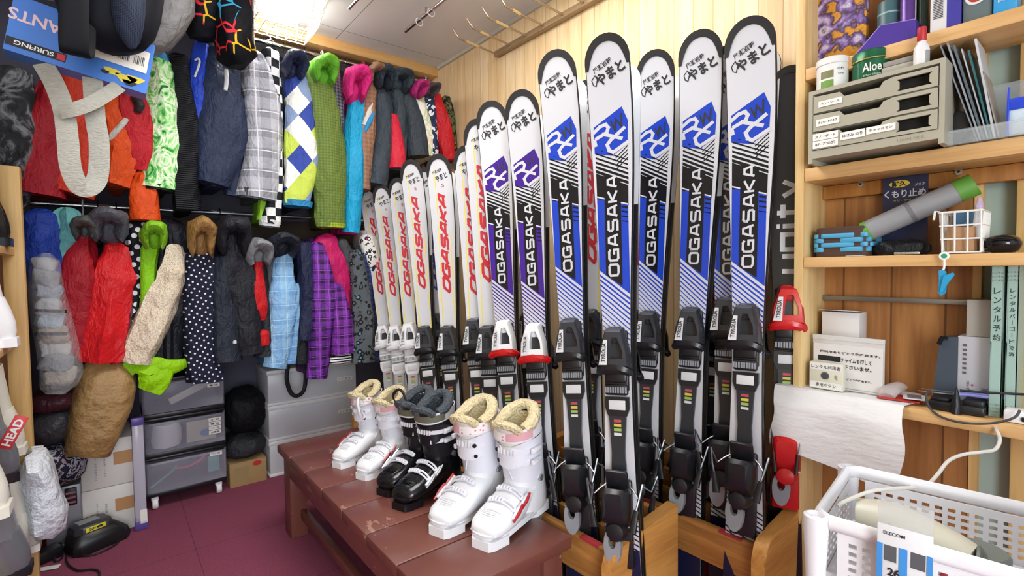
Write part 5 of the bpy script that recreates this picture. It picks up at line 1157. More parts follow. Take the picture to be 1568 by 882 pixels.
# letter tray cabinet
TX = 1.455; ya, yb_ = P(1238, 200, x=TX).y, P(1447, 150, x=TX).y; zt = (P(1238, 142, x=TX).z+P(1446, 87, x=TX).z)/2; zb = Z2+.0008
tg = M('putty plastic', '#a9a592', .45); dk = M('hollow shade', '#1a1916', .7)  # dk: near-black sheets that put the shade inside the tray into colour
t = thing('letter_tray', 'beige three drawer letter tray cabinet with handwritten labels', 'drawers', (1.56, (ya+yb_)/2, zb))
m = MB(); wl = .010
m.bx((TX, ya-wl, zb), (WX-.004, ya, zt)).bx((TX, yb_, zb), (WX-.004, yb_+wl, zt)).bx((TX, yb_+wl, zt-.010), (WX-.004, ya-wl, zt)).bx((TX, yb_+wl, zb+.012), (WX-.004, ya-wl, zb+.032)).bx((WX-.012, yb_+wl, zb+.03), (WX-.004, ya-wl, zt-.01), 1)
m.text('LION FILE', (TX-.0006, yb_+.06, zb+.022), UY*.05, UZ*.007, 2); m.build('cabinet', [tg, dk, M('tray emboss', '#8b8878', .5)], t, True)
dh = (zt-.012-(zb+.034))/3
wy = ya-yb_-2*wl-.004
for k in range(3):
    z0 = zb+.034+dh*k; h = dh-.004; y1 = ya-wl-.002
    def pt(a, b): return (a*wy, b*h)
    # drawer front with a scooped finger cut and a slotted label window
    m = MB(); o = Vector((TX+.004, y1, z0))
    fr = [(0, 0), (.66, 0), (.66, .98), (.60, .90), (.57, .62), (.28, .62), (.24, .92), (0, .98)]
    m.prism([pt(*p) for p in fr], o, UY, UZ, .006, 0)
    m.prism([pt(*p) for p in ((.66, 0), (1, 0), (1, .18), (.66, .18))], o, UY, UZ, .006, 0); m.prism([pt(*p) for p in ((.66, .80), (1, .80), (1, 1), (.66, 1))], o, UY, UZ, .006, 0)
    m.prism([pt(*p) for p in ((.66, .18), (.70, .18), (.72, .30), (.72, .68), (.70, .80), (.66, .80))], o, UY, UZ, .006, 0); m.prism([pt(*p) for p in ((1, .18), (1, .80), (.96, .80), (.94, .68), (.94, .30), (.96, .18))], o, UY, UZ, .006, 0)
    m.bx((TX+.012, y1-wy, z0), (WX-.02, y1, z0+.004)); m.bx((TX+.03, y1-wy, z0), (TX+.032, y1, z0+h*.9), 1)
    dr = m.build('drawer', [tg, dk], t, True)
    for a0, a1, b0, b1, tx in {2: ((.05, .26, .28, .62, 'ペン・シール'),), 1: ((.03, .24, .26, .66, 'カッター ホチキス'),), 0: ((.0, .23, .52, .92, 'スノーボード'), (.0, .23, .06, .48, '布テープ つめきり'), (.25, .46, .28, .72, 'はさみ のり'), (.47, .70, .34, .72, 'チャックマン'))}[k]:
        m = MB(); c = o+UY*(wy*(a0+a1)/2)+UZ*(h*(b0+b1)/2)+Vector((-.0075, 0, 0))
        m.box(c, (.0012, wy*(a1-a0), h*(b1-b0)), 0); m.text(tx, c+Vector((-.0009, 0, 0)), UY*wy*(a1-a0)*.8, UZ*h*(b1-b0)*.42, 1, bold=.02); m.build('paper_label', [labelm, ink], dr, True)
def can(name, u0, u1, vt, zb_, x, prof, mats, label, cat, sq=(1, 1), deco=None, lean=0):
    """round container standing at depth x between two sight lines"""
    a, b = P(u0, vt, x=x), P(u1, vt, x=x); r = (Vector((a.x, a.y))-Vector((b.x, b.y))).length/2*.93; c = Vector((x, (a.y+b.y)/2, zb_)); h = (a.z+b.z)/2-zb_
    m = MB(); m.lathe([(rr_*r, zz*h) for rr_, zz, *mi in prof], c, 30, 0, None, sq)
    # colour bands by height
    k = 0
    for f_i, f in enumerate(m.f):
        zc = sum(m.v[i].z for i in f)/len(f); fz = (zc-zb_)/h
        for lim, mi in deco or ():
            if fz >= lim: m.m[f_i] = mi
    return m, c, r, h
def wrapt(m, c, r, s, z, w, h, ang, mi, bold=0, off=.0008):
    vs, fs, _ = textmesh(s, bold); m.add([Vector((c.x-(r+off)*cos(ang+a*w/r), c.y-(r+off)*sin(ang+a*w/r), z+b*h)) for a, b in vs], fs, mi)
def wrapq(m, c, r, z0, z1, a0, a1, mi, off=.0005, n=8):
    vs = [Vector((c.x-(r+off)*cos(a0+(a1-a0)*i/n), c.y-(r+off)*sin(a0+(a1-a0)*i/n), z)) for z in (z0, z1) for i in range(n+1)]
    m.add(vs, [[i, i+1, n+2+i, n+1+i] for i in range(n)], mi, True)
zT = zt+.0005
m, c, r, h = can('', 1249, 1302, 92, zT, 1.515, [(0, 0), (.95, 0), (.95, .78), (1.0, .79), (1.0, .97), (.9, 1.0), (0, 1.0)], 0, '', '')
fa = .35; wrapq(m, c, r*.95, zT+.006, zT+h*.30, -.45, .40, 1); wrapq(m, c, r*.95, zT+h*.36, zT+h*.58, -.45, .40, 2); wrapt(m, c, r*.95, 'O·P·I', zT+h*.60, .016, .007, .85, 3, .02); wrapt(m, c, r*.95, 'SCRUB', zT+h*.45, .014, .003, .85, 3)
S('cream_tub', m, [M('tub white', '#e4e4e0', .35), M('tub green', '#6c9440', .5), M('tub photo', '#7d7a50', .5), ink], 'white tub with a green picture standing at the left on the letter tray', 'tub')
m, c, r, h = can('', 1303, 1368, 82, zT, 1.535, [(0, 0), (.97, 0), (.97, .68), (1.0, .69), (1.02, .71), (1.0, .73), (1.0, .96), (.93, 1.0), (0, 1.0)], 0, '', '')
wrapt(m, c, r, 'Aloe', zT+h*.44, .040, .022, .30, 1, .015); wrapt(m, c, r, 'BODY CREAM', zT+h*.20, .036, .004, .30, 1); wrapq(m, c, r*1.02, zT+h*.695, zT+h*.725, -1, 2.4, 2, .0006, 24)
S('round_tin', m, [M('tin green', '#16603c', .25, .3), M('tin white print', '#dfe6dd', .4), M('gold line', '#b8a050', .3, .8)], 'round dark green tin with white lettering on the letter tray', 'tin')
q = P(1385, 105, x=1.56); m = MB()
for k in range(3): m.bx((1.50, q.y-.045+.004*k, zT+.013*k), (1.66, q.y+.035-.003*k, zT+.013*k+.0122), k % 2, .001)
S('notebook_stack', m, [M('grey notebook', '#8f8a82', .6), M('grey notebook light', '#a8a49a', .6)], 'short stack of grey notebooks between the green tin and the white bottle', 'notebooks')
m, c, r, h = can('', 1399, 1425, 42, zT, 1.49, [(0, 0), (1, 0), (1.04, .1), (1.04, .42), (.9, .52), (.55, .62), (.62, .64), (.62, .98), (.5, 1), (0, 1)], 0, '', '', deco=((.63, 1),))
wrapq(m, c, r*1.04, zT+h*.05, zT+h*.38, .7, 1.5, 2)
S('glue_bottle', m, [M('bottle white', '#e2e2e2', .35), M('cap red', '#b81c28', .4), M('grey print', '#9a9a98', .6)], 'small white bottle with a red cap on the letter tray', 'bottle')
# top board things
z1 = Z1+.0006
qa, qb = P(1247, 60, x=1.60), P(1326, 60, x=1.60)
an = N('coloured ink print'); 
v_ = an.n('ShaderNodeTexVoronoi'); an.set(v_.inputs['Vector'], an.co()); v_.inputs['Scale'].default_value = 60; nz = an.noise(28, detail=4)
cc = an.ramp(nz, [(.3, '#c07a1c'), (.42, '#d9982c'), (.48, '#3a2c4c'), (.56, '#8a6cb0'), (.66, '#d8cfe0'), (.75, '#5a3a24')]); vd = an.math('LESS_THAN', v_.outputs['Distance'], .28)
an.col(an.mix(an.math('MULTIPLY', vd, .12), cc, '#1d1826')).pr(.4)
m = MB().bx((1.60, qb.y, z1), (1.625, qa.y, z1+.24), 0, .001); S('comic_book', m, an.m, 'book with an orange and purple cover standing at the left end of the top board', 'book')
m, c, r, h = can('', 1343, 1380, 4, z1, 1.60, [(0, 0), (1, 0), (1, .96), (.94, 1), (0, 1)], 0, '', '')
for k in (.25, .5, .75): wrapq(m, c, r, z1+h*k, z1+h*(k+.03), -1.2, 2.2, 1, .0005, 20)
S('tape_tin', m, [M('teal tin', '#3f6268', .4), M('pale line', '#8fb0b0', .4)], 'grey teal round tin behind the purple box', 'tin')
m = MB(); o = Vector((1.53, P(1330, 60, x=1.53).y, z1)); yl, yr = P(1313, 84, x=1.53).y, P(1404, 84, x=1.53).y
zz0, zz1 = z1, P(1352, 34, x=1.53).z
pts = [Vector((1.515, yl, zz0)), Vector((1.515, yr, zz0)), Vector((1.60, yr, zz0)), Vector((1.60, yl+.0, zz0)), Vector((1.545, yl-.045, zz1)), Vector((1.545, yr+.006, zz1-.012)), Vector((1.60, yr+.006, zz1-.012)), Vector((1.60, yl-.045, zz1))]
m.add(pts, [[3, 2, 1, 0], [4, 5, 6, 7], [0, 1, 5, 4], [1, 2, 6, 5], [2, 3, 7, 6]], 0); m.add(pts, [[3, 0, 4, 7]], 1); m.tube([pts[0], pts[4], pts[5]], .0012, 5, 2)
S('purple_carton', m, [M('purple card', '#46308e', .35), M('blue card', '#4a74c8', .35), M('pale edge', '#9a8ad0', .4)], 'purple angular gift box lying in front of the teal tin', 'box')
m, c, r, h = can('', 1379, 1405, -60, z1, 1.585, [(0, 0), (1, 0), (1.02, .05), (1.02, .9), (.6, .97), (.4, 1), (0, 1)], 0, '', ''); wrapq(m, c, r, z1+.02, z1+h*.8, 1.2, 1.7, 1)
S('spray_can', m, [M('violet can', '#5c3a86', .25, .3), M('white print', '#d8d4dc', .4)], 'violet spray can behind the purple gift box', 'can')
m, c, r, h = can('', 1404, 1424, -60, z1, 1.60, [(0, 0), (1, 0), (1, .9), (.5, 1), (0, 1)], 0, '', ''); S('green_bottle', m, M('dark green bottle', '#16301f', .3), 'dark green bottle between the violet can and the detergent pack', 'bottle')
def carton(name, u0, u1, v, x0, x1, zb_, h, mats, label, cat, rz=0, deco=None):
    a, b = P(u0, v, x=x0), P(u1, v, x=x0); m = MB().bx((x0, b.y, zb_), (x1, a.y, zb_+h), 0, .002)
    if deco: deco(m, Vector((x0-.0008, (a.y+b.y)/2, zb_+h/2)), (a.y-b.y), h)
    return S(name, m, mats, label, cat)
wh = M('pack white', '#d9dadc', .4)
def dz(m, c, w, h): 
    m.bx((c.x+.0002, c.y-w/2-.0004, c.z-h/2), (1.6, c.y-w*.05, c.z+h/2+.0004), 1); 
    for k in range(12): m.quad(c+Vector((-.0004, w*.23, -h*.33+.0038*k)), UY*.018, UZ*.0018, 2)
    for k in range(6): m.quad(c+Vector((-.0004, w*.24, h*.05+.008*k)), UY*.022, UZ*.002, 2)
carton('detergent_pack', 1424, 1471, 40, 1.535, 1.60, z1, .21, [wh, M('pack violet', '#3d3a9a', .3), ink], 'white and violet pack with a barcode on the top board', 'pack', deco=dz)
def dr_(m, c, w, h): m.lathe([(0, .0), (.019, 0), (.019, .0008), (0, .0008)], c+Vector((0, .002, -h*.12)), 20, 2, Matrix.Rotation(-pi/2, 3, 'Y'), (1, 1)); m.lathe([(0, .0), (.014, 0), (.014, .0012), (0, .0012)], c+Vector((0, .002, -h*.12)), 20, 1, Matrix.Rotation(-pi/2, 3, 'Y'), (1, 1)); m.text('カイロ', c+Vector((-.0004, -w*.33, -h*.05)), UY*.016, UZ*.006, 2)
carton('red_disc_pack', 1474, 1519, 20, 1.54, 1.60, z1, .16, [M('pack teal brown', '#5f6e70', .4), M('disc red', '#b03428', .4), wh], 'grey pack with a red disc on white beside the violet pack', 'pack', deco=dr_)
carton('blue_box', 1521, 1557, 15, 1.53, 1.60, z1, .15, [M('sky blue box', '#2f9ad8', .4), wh], 'light blue box at the right end of the top board', 'box', deco=lambda m, c, w, h: m.text('BLUE', c+Vector((-.0004, 0, -h*.3)), UY*w*.6, UZ*.006, 1))
# clear bin with files
z2 = Z2+.0006; y0, y1 = P(1443, 222, x=1.50).y-.002, P(1640, 200, x=1.50).y
clr = clear('clear polystyrene', '#d2dadc', .26, .08)
t = thing('clear_bin', 'clear plastic bin holding leaning files right of the letter tray', 'bin', (1.58, (y0+y1)/2, z2))
m = MB().bx((1.495, y1, z2), (1.660, y0, z2+.004)).bx((1.495, y1, z2), (1.498, y0, z2+.030)).bx((1.656, y1, z2), (1.660, y0, z2+.15)).bx((1.495, y0-.004, z2), (1.66, y0, z2+.15)); m.tube([(1.497, y1, z2+.030), (1.497, y0, z2+.030)], .003, 6); m.tube([(1.497, y0-.002, z2+.03), (1.50, y0-.002, z2+.145), (1.658, y0-.002, z2+.152), (1.658, y1, z2+.152)], .003, 6)
m.build('tray_body', clr, t, True)
fc = ['#8a9096', '#9aa0a8', '#5d6a70', '#b4b8bc', '#2e6a70', '#c4c8cc', '#9a938a']
for k in range(7):
    b = P(1500+5.5*k, 205, x=1.54); tp = P(1443+11*k, (70, 66, 72, 78, 80, 62, 112)[k], x=1.54); d = Vector((0, tp.y-b.y, tp.z-(z2+.006))); L = d.length; d.normalize()
    m = MB(); nn = Vector((0, -d.z, d.y)); m.prism([(0, 0), (L, 0), (L, .10), (0, .10)], Vector((1.52, b.y, z2+.006)), d, Vector((1, 0, 0)), .0022+.001*(k % 3), 0)
    S('file_folder', m, M('file '+fc[k], fc[k], .4), ['grey file leaning leftmost in the clear bin', 'pale grey file second from the left in the clear bin', 'dark slate file third from the left in the clear bin', 'light grey file in the middle of the leaning files', 'dark teal file among the leaning grey files', 'white file reaching highest of the leaning files', 'tan backed file rightmost of the leaning files'][k], 'file')
b = P(1470, 190, x=1.58); simple('black_case', MB().box((1.59, b.y, z2+.045), (.10, .045, .075), 0, .006, Matrix.Rotation(.5, 3, 'X')), black, 'black case lying in the clear bin under the files', 'case')
qa = P(1545, 185, x=1.53); t = thing('card_case', 'bright blue clear card case standing in the clear bin', 'case', (1.54, qa.y-.03, z2+.005))
MB().bx((1.525, qa.y-.07, z2+.005), (1.575, qa.y, z2+.075), 0, .003).build('case_body', M('white cards', '#cfe2ea', .4), t, True); MB().bx((1.522, qa.y-.07, z2+.060), (1.578, qa.y+.002, z2+.085), 0, .002).bx((1.52, qa.y-.001, z2+.005), (1.53, qa.y+.003, z2+.11), 0, .001).build('blue_rim', M('blue acrylic', '#2448d0', .2), t, True)
# middle board
z3 = Z3+.0006
ya3, yb3 = P(1246, 380, x=1.535).y, P(1330, 380, x=1.535).y; cy3 = (ya3+yb3)/2; hw3 = (ya3-yb3)/2; h3 = P(1290, 347, x=1.535).z-z3
t = thing('woven_basket', 'small brown basket with woven sky blue bands at the left end of the middle board', 'basket', (1.59, cy3, z3))
def rb(o, z): return [Vector((1.588+(.052+o)*math.copysign(abs(cos(q))**.35, cos(q)), cy3+(hw3+o)*math.copysign(abs(sin(q))**.35, sin(q)), z)) for q in (2*pi*j/48 for j in range(48))]
MB().loft([rb(-.004, z3), rb(0, z3+.004), rb(0, z3+h3*.96), rb(-.003, z3+h3), rb(-.008, z3+h3), rb(-.010, z3+.01)], True, True, 0).build('basket_body', M('brown weave', '#4a3328', .7), t, True)
sb = M('sky blue band', '#4aa0c8', .45)
m = MB()
for k in range(4):
    zc = z3+h3*(.24+.155*k); R1 = rb(.0005, 0); R2_ = rb(.0045, 0)
    for g in range(8):
        j0 = g*6+(3 if k % 2 else 0)
        m.tube([(R1 if q in (0, 4) else R2_)[(j0+q) % 48]+Vector((0, 0, zc)) for q in range(5)], [(h3*.072, .0012)]*5, 6, 0, up=(0, 0, 1), sub=2)
m.tube([q+Vector((0, 0, z3+h3*.47)) for q in rb(.0002, 0)], [(.03*h3/.06, .0008)]*48, 6, 1, loop=True, up=(0, 0, 1)); m.build('woven_band', [sb, M('brown weave', '#4a3328', .7)], t, True)
q0, q1 = P(1324, 356, x=1.565), P(1492, 282, x=1.60); t = thing('rolled_mat', 'rolled grey mat with green edges leaning across the middle board', 'mat', (q0.x, q0.y, z3))
rm = .027; d = (q1-q0); ax = d.normalized(); m = MB(); m.cyl(q0+ax*.004, q1-ax*.012, rm, None, 24, 0); k = q0+d*.45; m.tube([k-ax*.005, k+ax*.005], rm*1.02, 24, 1); m.build('roll', [M('mat grey', '#8f9093', .55), M('mat tape', '#6f7074', .5)], t, True)
u3 = ax.orthogonal().normalized(); w3 = ax.cross(u3)
for e, ln in ((q0, .012), (q1, -.034)):
    sp = MB().tube([e+ax*(-.001 if ln > 0 else .001), e+ax*ln], [rm*1.025, rm*1.03], 24, 0)
    sp.tube([e+(u3*cos(a)+w3*sin(a))*rm*(1-a/16) for a in [i*.5 for i in range(26)]], .0016, 5, 0); sp.build('green_edge', M('mat green', '#5f9a3a', .5), t, True)
qa = P(1387, 300, x=1.636); t = thing('booklet', 'dark blue leaflet with a yellow oval standing behind the grey roll', 'leaflet', (1.636, qa.y, z3)); yl, yr = P(1352, 300, x=1.636).y, P(1421, 300, x=1.636).y; ztp = P(1387, 270, x=1.636).z
m = MB().bx((1.635, yr, z3), (1.639, yl, ztp), 0); cc_ = Vector((1.6342, (yl+yr)/2, 0)); wv = yl-yr
m.lathe([(0, 0), (wv*.23, 0), (wv*.23, .0006), (0, .0006)], cc_+Vector((0, wv*.12, ztp-.018)), 24, 1, Matrix.Rotation(-pi/2, 3, 'Y'), (.42, 1)); m.text('耐久', cc_+Vector((-.0012, wv*.12, ztp-.018)), UY*wv*.34, UZ*.015, 3, bold=.04); m.text('くもり止め', cc_+Vector((-.0006, 0, ztp-.044)), UY*wv*.92, UZ*.021, 2, bold=.02); m.text('メガネ', cc_+Vector((-.0006, -wv*.33, ztp-.024)), UY*wv*.22, UZ*.008, 2); m.text('クリーナー', cc_+Vector((-.0006, .005, ztp-.062)), UY*wv*.4, UZ*.006, 1)
m.build('leaflet_card', [M('leaflet navy', '#22284a', .4), M('leaflet yellow', '#d8c040', .45), M('leaflet white', '#c9ccd4', .45), ink], t, True)
qa = P(1378, 378, x=1.56); lump('black_pouch', (1.57, qa.y, z3+.018), (.035, .058, .020), C('#17181b', .5), 'black cloth pouch under the grey roll on the middle board', 'pouch', .010, 22, 61)
qa = P(1388, 386, x=1.525); simple('foil_packet', MB().box((1.53, qa.y, z3+.004), (.02, .05, .006), 0, .002, .1), M('foil', '#b9bcb4', .25, .7), 'small foil packet in front of the black pouch', 'packet')
qa = P(1268+25, 391, x=1.52); simple('paper_slip', MB().box((1.525, P(1310, 393, x=1.525).y, z3+.0008), (.018, .04, .001), 0), labelm, 'white paper slip on the edge of the middle board', 'paper')
# wire basket
b0, b1 = P(1443, 386, x=1.515).y, P(1502, 386, x=1.515).y; bz = z3+.003; bh = P(1445, 325, x=1.515).z-bz; wt = .0019
t = thing('wire_basket', 'white wire basket holding a small carton on the middle board', 'basket', (1.57, (b0+b1)/2, z3)); m = MB()
def rq(z, o): return [(1.512-o, b1-o*.5, z), (1.512-o, b0+o, z), (1.60, b0+o, z), (1.60, b1-o*.5, z)]
for k in range(4): m.tube(rq(bz+bh*k/3*.98, .006*k/3), wt*(1.3 if k == 3 else 1), 6, loop=True)
for k in range(4):
    y = b0+(b1-b0)*k/3; m.tube([(1.60, y, bz+bh), (1.60, y, bz), (1.512, y, bz), (1.506, y, bz+bh)], wt, 6)
for k in range(7):
    x = 1.515+.083*k/6; m.tube([(x, b1-.003, bz+bh), (x, b1, bz), (x, b0, bz), (x, b0+.006, bz+bh)], wt, 6)
m.tube([(1.506, b0+.005, bz+bh), (1.500, b0+.012, bz+bh+.002), (1.498, b0+.0135, bz+bh-.018)], wt*1.3, 6); m.build('wire_frame', M('white wire', '#e2e0d8', .35), t, True)
simple('small_carton', MB().bx((1.522, b1+.012, bz+.002), (1.59, b0-.006, bz+bh*.62), 0, .001), M('carton tan', '#b48a62', .7), 'small tan carton inside the white wire basket', 'box')
simple('blue_packet', MB().box((1.585, (b0+b1)/2-.002, bz+bh*.72), (.012, abs(b1-b0)*.9, bh*.62), 0, .002), clear('blue wrapper', '#4a78a0', .85, .2), 'blue wrapped packet at the back of the white wire basket', 'packet')
qa = P(1497, 318, x=1.55); m = MB().tube([(1.55, qa.y, bz+.03), (1.55, qa.y-.001, bz+bh*.7), (1.55, qa.y-.003, bz+bh+.012)], [.006, .0085, .0065], 10, 0).tube([(1.55, qa.y-.003, bz+bh+.006), (1.55, qa.y-.004, bz+bh+.03)], [.0095, .004], 10, 1); simple('tube_bottle', m, [wh, clear('lilac clear cap', '#c8b0d0', .6, .1)], 'slim white tube with a lilac clear cap in the wire basket', 'tube')
qa = P(1533, 374, x=1.54); m = MB(); rings = []
for q, k in ((-1, .15), (-.85, .6), (-.5, .9), (0, 1), (.5, .92), (.85, .6), (1, .15)): rings.append([Vector((1.555+.035*k*cos(a), qa.y+.032*q, z3+.021+(.020*k if sin(a) > 0 else .0205*min(1, k*1.3))*sin(a))) for a in (2*pi*j/20 for j in range(20))])
m.loft(rings); m.tube([(1.52, qa.y+.02, z3+.030), (1.517, qa.y, z3+.033), (1.52, qa.y-.02, z3+.030)], .003, 6, 0); simple('goggle_case', m, M('glossy black', '#121318', .12), 'glossy black rounded goggle case right of the wire basket', 'case')
# clip hanging from the basket edge
qa = P(1446, 392, x=1.497); qb = P(1441, 440, x=1.497); t = thing('hanging_clip', 'blue plastic peg clip hanging on a white ring below the wire basket', 'clip', qb); x = 1.496
MB().lathe([(.0055, -.002), (.0095, -.002), (.0095, .002), (.0055, .002)], qa, 18, 0, Matrix.Rotation(pi/2, 3, 'Y')).tube([qa-UZ*.009, qa-UZ*.028, qa+Vector((0, .004, -.036)), qa+Vector((0, .004, -.043)), qa+Vector((0, -.003, -.044))], .0022, 7, 0, sub=2).build('white_hook', white, t, True)
MB().lathe([(0, -.003), (.0055, -.003), (.0055, .003), (0, .003)], qa, 14, 0, Matrix.Rotation(pi/2, 3, 'Y')).build('green_bead', M('green bead', '#2f9a6a', .4), t, True)
cb_ = M('clip blue', '#2a9ac8', .3); c_ = qa+UZ*-.058
MB().prism([(-.009, .024), (-.003, .027), (.004, .022), (.006, .0), (.004, -.028), (-.004, -.034), (-.010, -.026), (-.008, 0)], c_+Vector((.003, .0, 0)), UY, UZ, .006, 0).prism([(.001, .012), (.017, .020), (.020, .015), (.008, -.006), (.0, -.026), (-.005, -.024)], c_+Vector((-.004, 0, 0)), UY, UZ, .006, 0).build('peg', cb_, t, True)
# ---------------------------------------------------------------- counter
zc = ZT+.0006
q0 = P(1258, 500, x=1.60).y; q1 = P(1316, 500, x=1.60).y
m = MB().bx((1.60, q1, zc), (1.66, q0, P(1285, 478, x=1.60).z), 0, .002); m.box((1.615, (q0+q1)/2, P(1285, 478, x=1.60).z+.003), (.06, q0-q1, .0012), 0, 0, Matrix.Rotation(.1, 3, 'Y')); simple('white_box', m, M('white card box', '#dcd9d8', .5), 'plain white card box behind the handwritten sign', 'box')
# tablecloth
ya4, yb4 = P(1187, 640, x=1.48).y, P(1386, 640, x=1.48).y
def clothf(s, t_):
    y = ya4+(yb4-ya4)*s
    L = t_*(.335+.03*s)
    if L < .162: x = 1.66-L; z = zc+.0035+.002*sin(9*s+3*t_)*max(0, .6-abs(s-.3))
    else:
        q = L-.162; x = 1.496-.026*min(1, q/.05)-.009*sin(7*s+1)*min(1, q/.1)-.010*q*6*(.5+.5*sin(3*s)); z = zc+.0035-max(0, q-.006)*.98
    if s < .12: z -= .0
    y += .006*sin(14*t_+1)*(1 if s < .02 or s > .98 else 0)
    if L > .162: z -= .02*s*(L-.162)/.2
    return (x, y, z)
m = MB().grid(clothf, 40, 44, .0016, 0); tcl = N('white paper cloth'); g_ = tcl.noise(22, tcl.map((1, 1, 3)), 4); tcl.col(lin('#e4e3e2')).pr(.8).bump(g_, .35, .01)
simple('tablecloth', m, tcl.m, 'white paper tablecloth hanging over the front of the counter', 'tablecloth')
# handwritten sign in a clear stand
sx_ = 1.552; yl, yr = P(1244, 560, x=sx_).y, P(1354, 560, x=sx_).y; z0, z1_ = zc+.007, P(1300, 516, x=sx_).z; W_ = yl-yr; H_ = z1_-z0
t = thing('notice_sign', 'handwritten Japanese notice in a clear stand on the white cloth', 'sign', (sx_, (yl+yr)/2, z0))
MB().box((sx_+.004, (yl+yr)/2, z0+H_*.5), (.003, W_, H_), 0, .001).box((sx_+.014, (yl+yr)/2, z0+.003), (.045, W_, .004), 0, .001).bx((sx_+.001, yr, z1_-.012), (sx_+.008, yl, z1_)).build('clear_stand', clear('acrylic stand', '#e8e8e4', .55, .15), t, True)
m = MB(); cpt = lambda a, b: Vector((sx_+.0010, yl-W_*a, z0+H_*b)); m.box(cpt(.5, .44), (.001, W_*.96, H_*.80), 0)
for tx, a0, a1, b, hh in (('御利用ありがとう御座居ます。', .11, .95, .71, .085), ('チャイムを押して', .42, .84, .555, .075), ('少々お待ち下さいませ。', .10, .84, .43, .075), ('ありがとう御座居ます。', .42, .84, .225, .07)): m.text(tx, cpt((a0+a1)/2, b)+Vector((-.0011, 0, 0)), UY*W_*(a1-a0), UZ*H_*hh*1.15, 1, bold=.025)
m.quad(cpt(.25, .56)+Vector((-.0011, 0, 0)), UY*W_*.33, UZ*H_*.10, 1)
for k in range(4): m.tube([cpt(.855, .22+.085*k), cpt(.915, .22+.085*k), cpt(.915, .29+.085*k), cpt(.855, .29+.085*k)], .0005, 4, 1, loop=True)
m.build('paper', [M('notice paper', '#dedbd8', .6), ink], t, True)
bx2 = 1.518; yl, yr = P(1239, 570, x=bx2).y, P(1291, 570, x=bx2).y; z0 = zc+.007; H_ = P(1265, 556, x=bx2).z-z0; W_ = yl-yr
t = thing('call_button', 'cream call button box with Japanese lettering in front of the notice', 'button', (bx2, (yl+yr)/2, z0))
MB().bx((bx2, yr, z0), (bx2+.022, yl, z0+H_), 0, .003).build('box', M('cream plastic', '#dcdac4', .45), t, True)
MB().lathe([(0, .005), (.0085, .004), (.0105, 0), (0, 0)], (bx2, yl-W_*.48, z0+H_*.52), 22, 0, Matrix.Rotation(-pi/2, 3, 'Y')).build('push_button', M('button grey', '#4a4c52', .4), t, True)
m = MB(); cpt = lambda a, b: Vector((bx2-.0006, yl-W_*a, z0+H_*b))
for b in (.84, .16): m.quad(cpt(.5, b)+Vector((.0003, 0, 0)), UY*W_*.94, UZ*H_*.24, 0)
m.text('レンタル利用者', cpt(.5, .84), UY*W_*.86, UZ*H_*.15, 1, bold=.01); m.text('専用ボタン', cpt(.5, .16), UY*W_*.6, UZ*H_*.15, 1, bold=.01); m.text('呼出', cpt(.80, .5), UY*W_*.08, UZ*H_*.2, 1); m.build('printed_label', [labelm, ink], t, True)
# red blister packs
q = P(1378, 597, x=1.545); t = thing('blister_pack', 'red and clear blister pack lying on the cloth edge', 'pack', (q.x, q.y, zc+.006))
MB().box((1.555, q.y+.004, zc+.0085), (.07, .085, .0015), 0, 0, .15).build('backing_card', M('red card', '#c4322c', .45), t, True)
MB().tube([(1.53, q.y+.024, zc+.012), (1.55, q.y+.022, zc+.024), (1.585, q.y+.012, zc+.030), (1.605, q.y+.006, zc+.028)], [(.012, .018), (.014, .022), (.014, .016), (.006, .010)], 12, 0, up=(0, 0, 1), sub=3).build('clear_blister', clear('blister clear', '#dcd4d4', .45, .1), t, True)
m = MB().box((1.56, q.y-.026, zc+.015), (.055, .045, .002), 0, 0, .25); m.box((1.56, q.y-.026, zc+.0165), (.04, .028, .0008), 1, 0, .25); simple('card_pack', m, [wh, M('grey print two', '#6a6670', .5)], 'pale card pack with grey print beside the red blister pack', 'pack')
# behind: blue grey sleeve, cartons, binders
q0, q1 = P(1430, 560, x=1.60), P(1468, 560, x=1.60); zz = P(1455, 519, x=1.60).z
m = MB(); m.prism([(0, 0), (q0.y-q1.y+.004, 0), (q0.y-q1.y+.004, zz-zc+.008), (.018, zz-zc+.004), (.012, zz-zc-.014)], (1.585, q0.y, zc), UY, UZ, -.05, 0); m.tube([(1.582, q0.y-.012, zz-.012), (1.578, q0.y-.018, zz+.004), (1.585, q0.y-.026, zz+.002)], .005, 8, 1); simple('felt_case', m, [M('blue grey felt', '#3f4854', .8), blk], 'blue grey felt case standing left of the white carton', 'case')
q0, q1 = P(1466, 560, x=1.585), P(1516, 560, x=1.585); zz = P(1490, 516, x=1.585).z
def dcart(m, c, w, h):
    for k in range(7): m.box(c+Vector((-.0003, w*.28, h*.38-.011*k)), (.0005, .007, .0055), 1, 0)
    m.text('KS-480', c+Vector((-.0004, w*.16, -h*.18)), UZ*.026, -UY*.005, 1); m.quad(c+Vector((-.0004, w*.02, -h*.16)), UY*.004, UZ*.004, 2)
    for a, b in ((.06, -.30), (-.36, -.26)):
        for k in range(8): m.quad(c+Vector((-.0004, w*a, h*b+.0035*k-.012)), UY*.012, UZ*.0014, 1)
m = MB().bx((1.585, q1.y, zc), (1.65, q0.y, zz), 0, .001); dcart(m, Vector((1.5845, (q0.y+q1.y)/2, (zc+zz)/2)), q0.y-q1.y, zz-zc); simple('white_carton', m, [M('white grey carton', '#b4b4ba', .5), M('dim ink', '#55555c', .6), M('red dot', '#b83438', .5)], 'pale carton with small black print and barcodes left of the green binders', 'box')
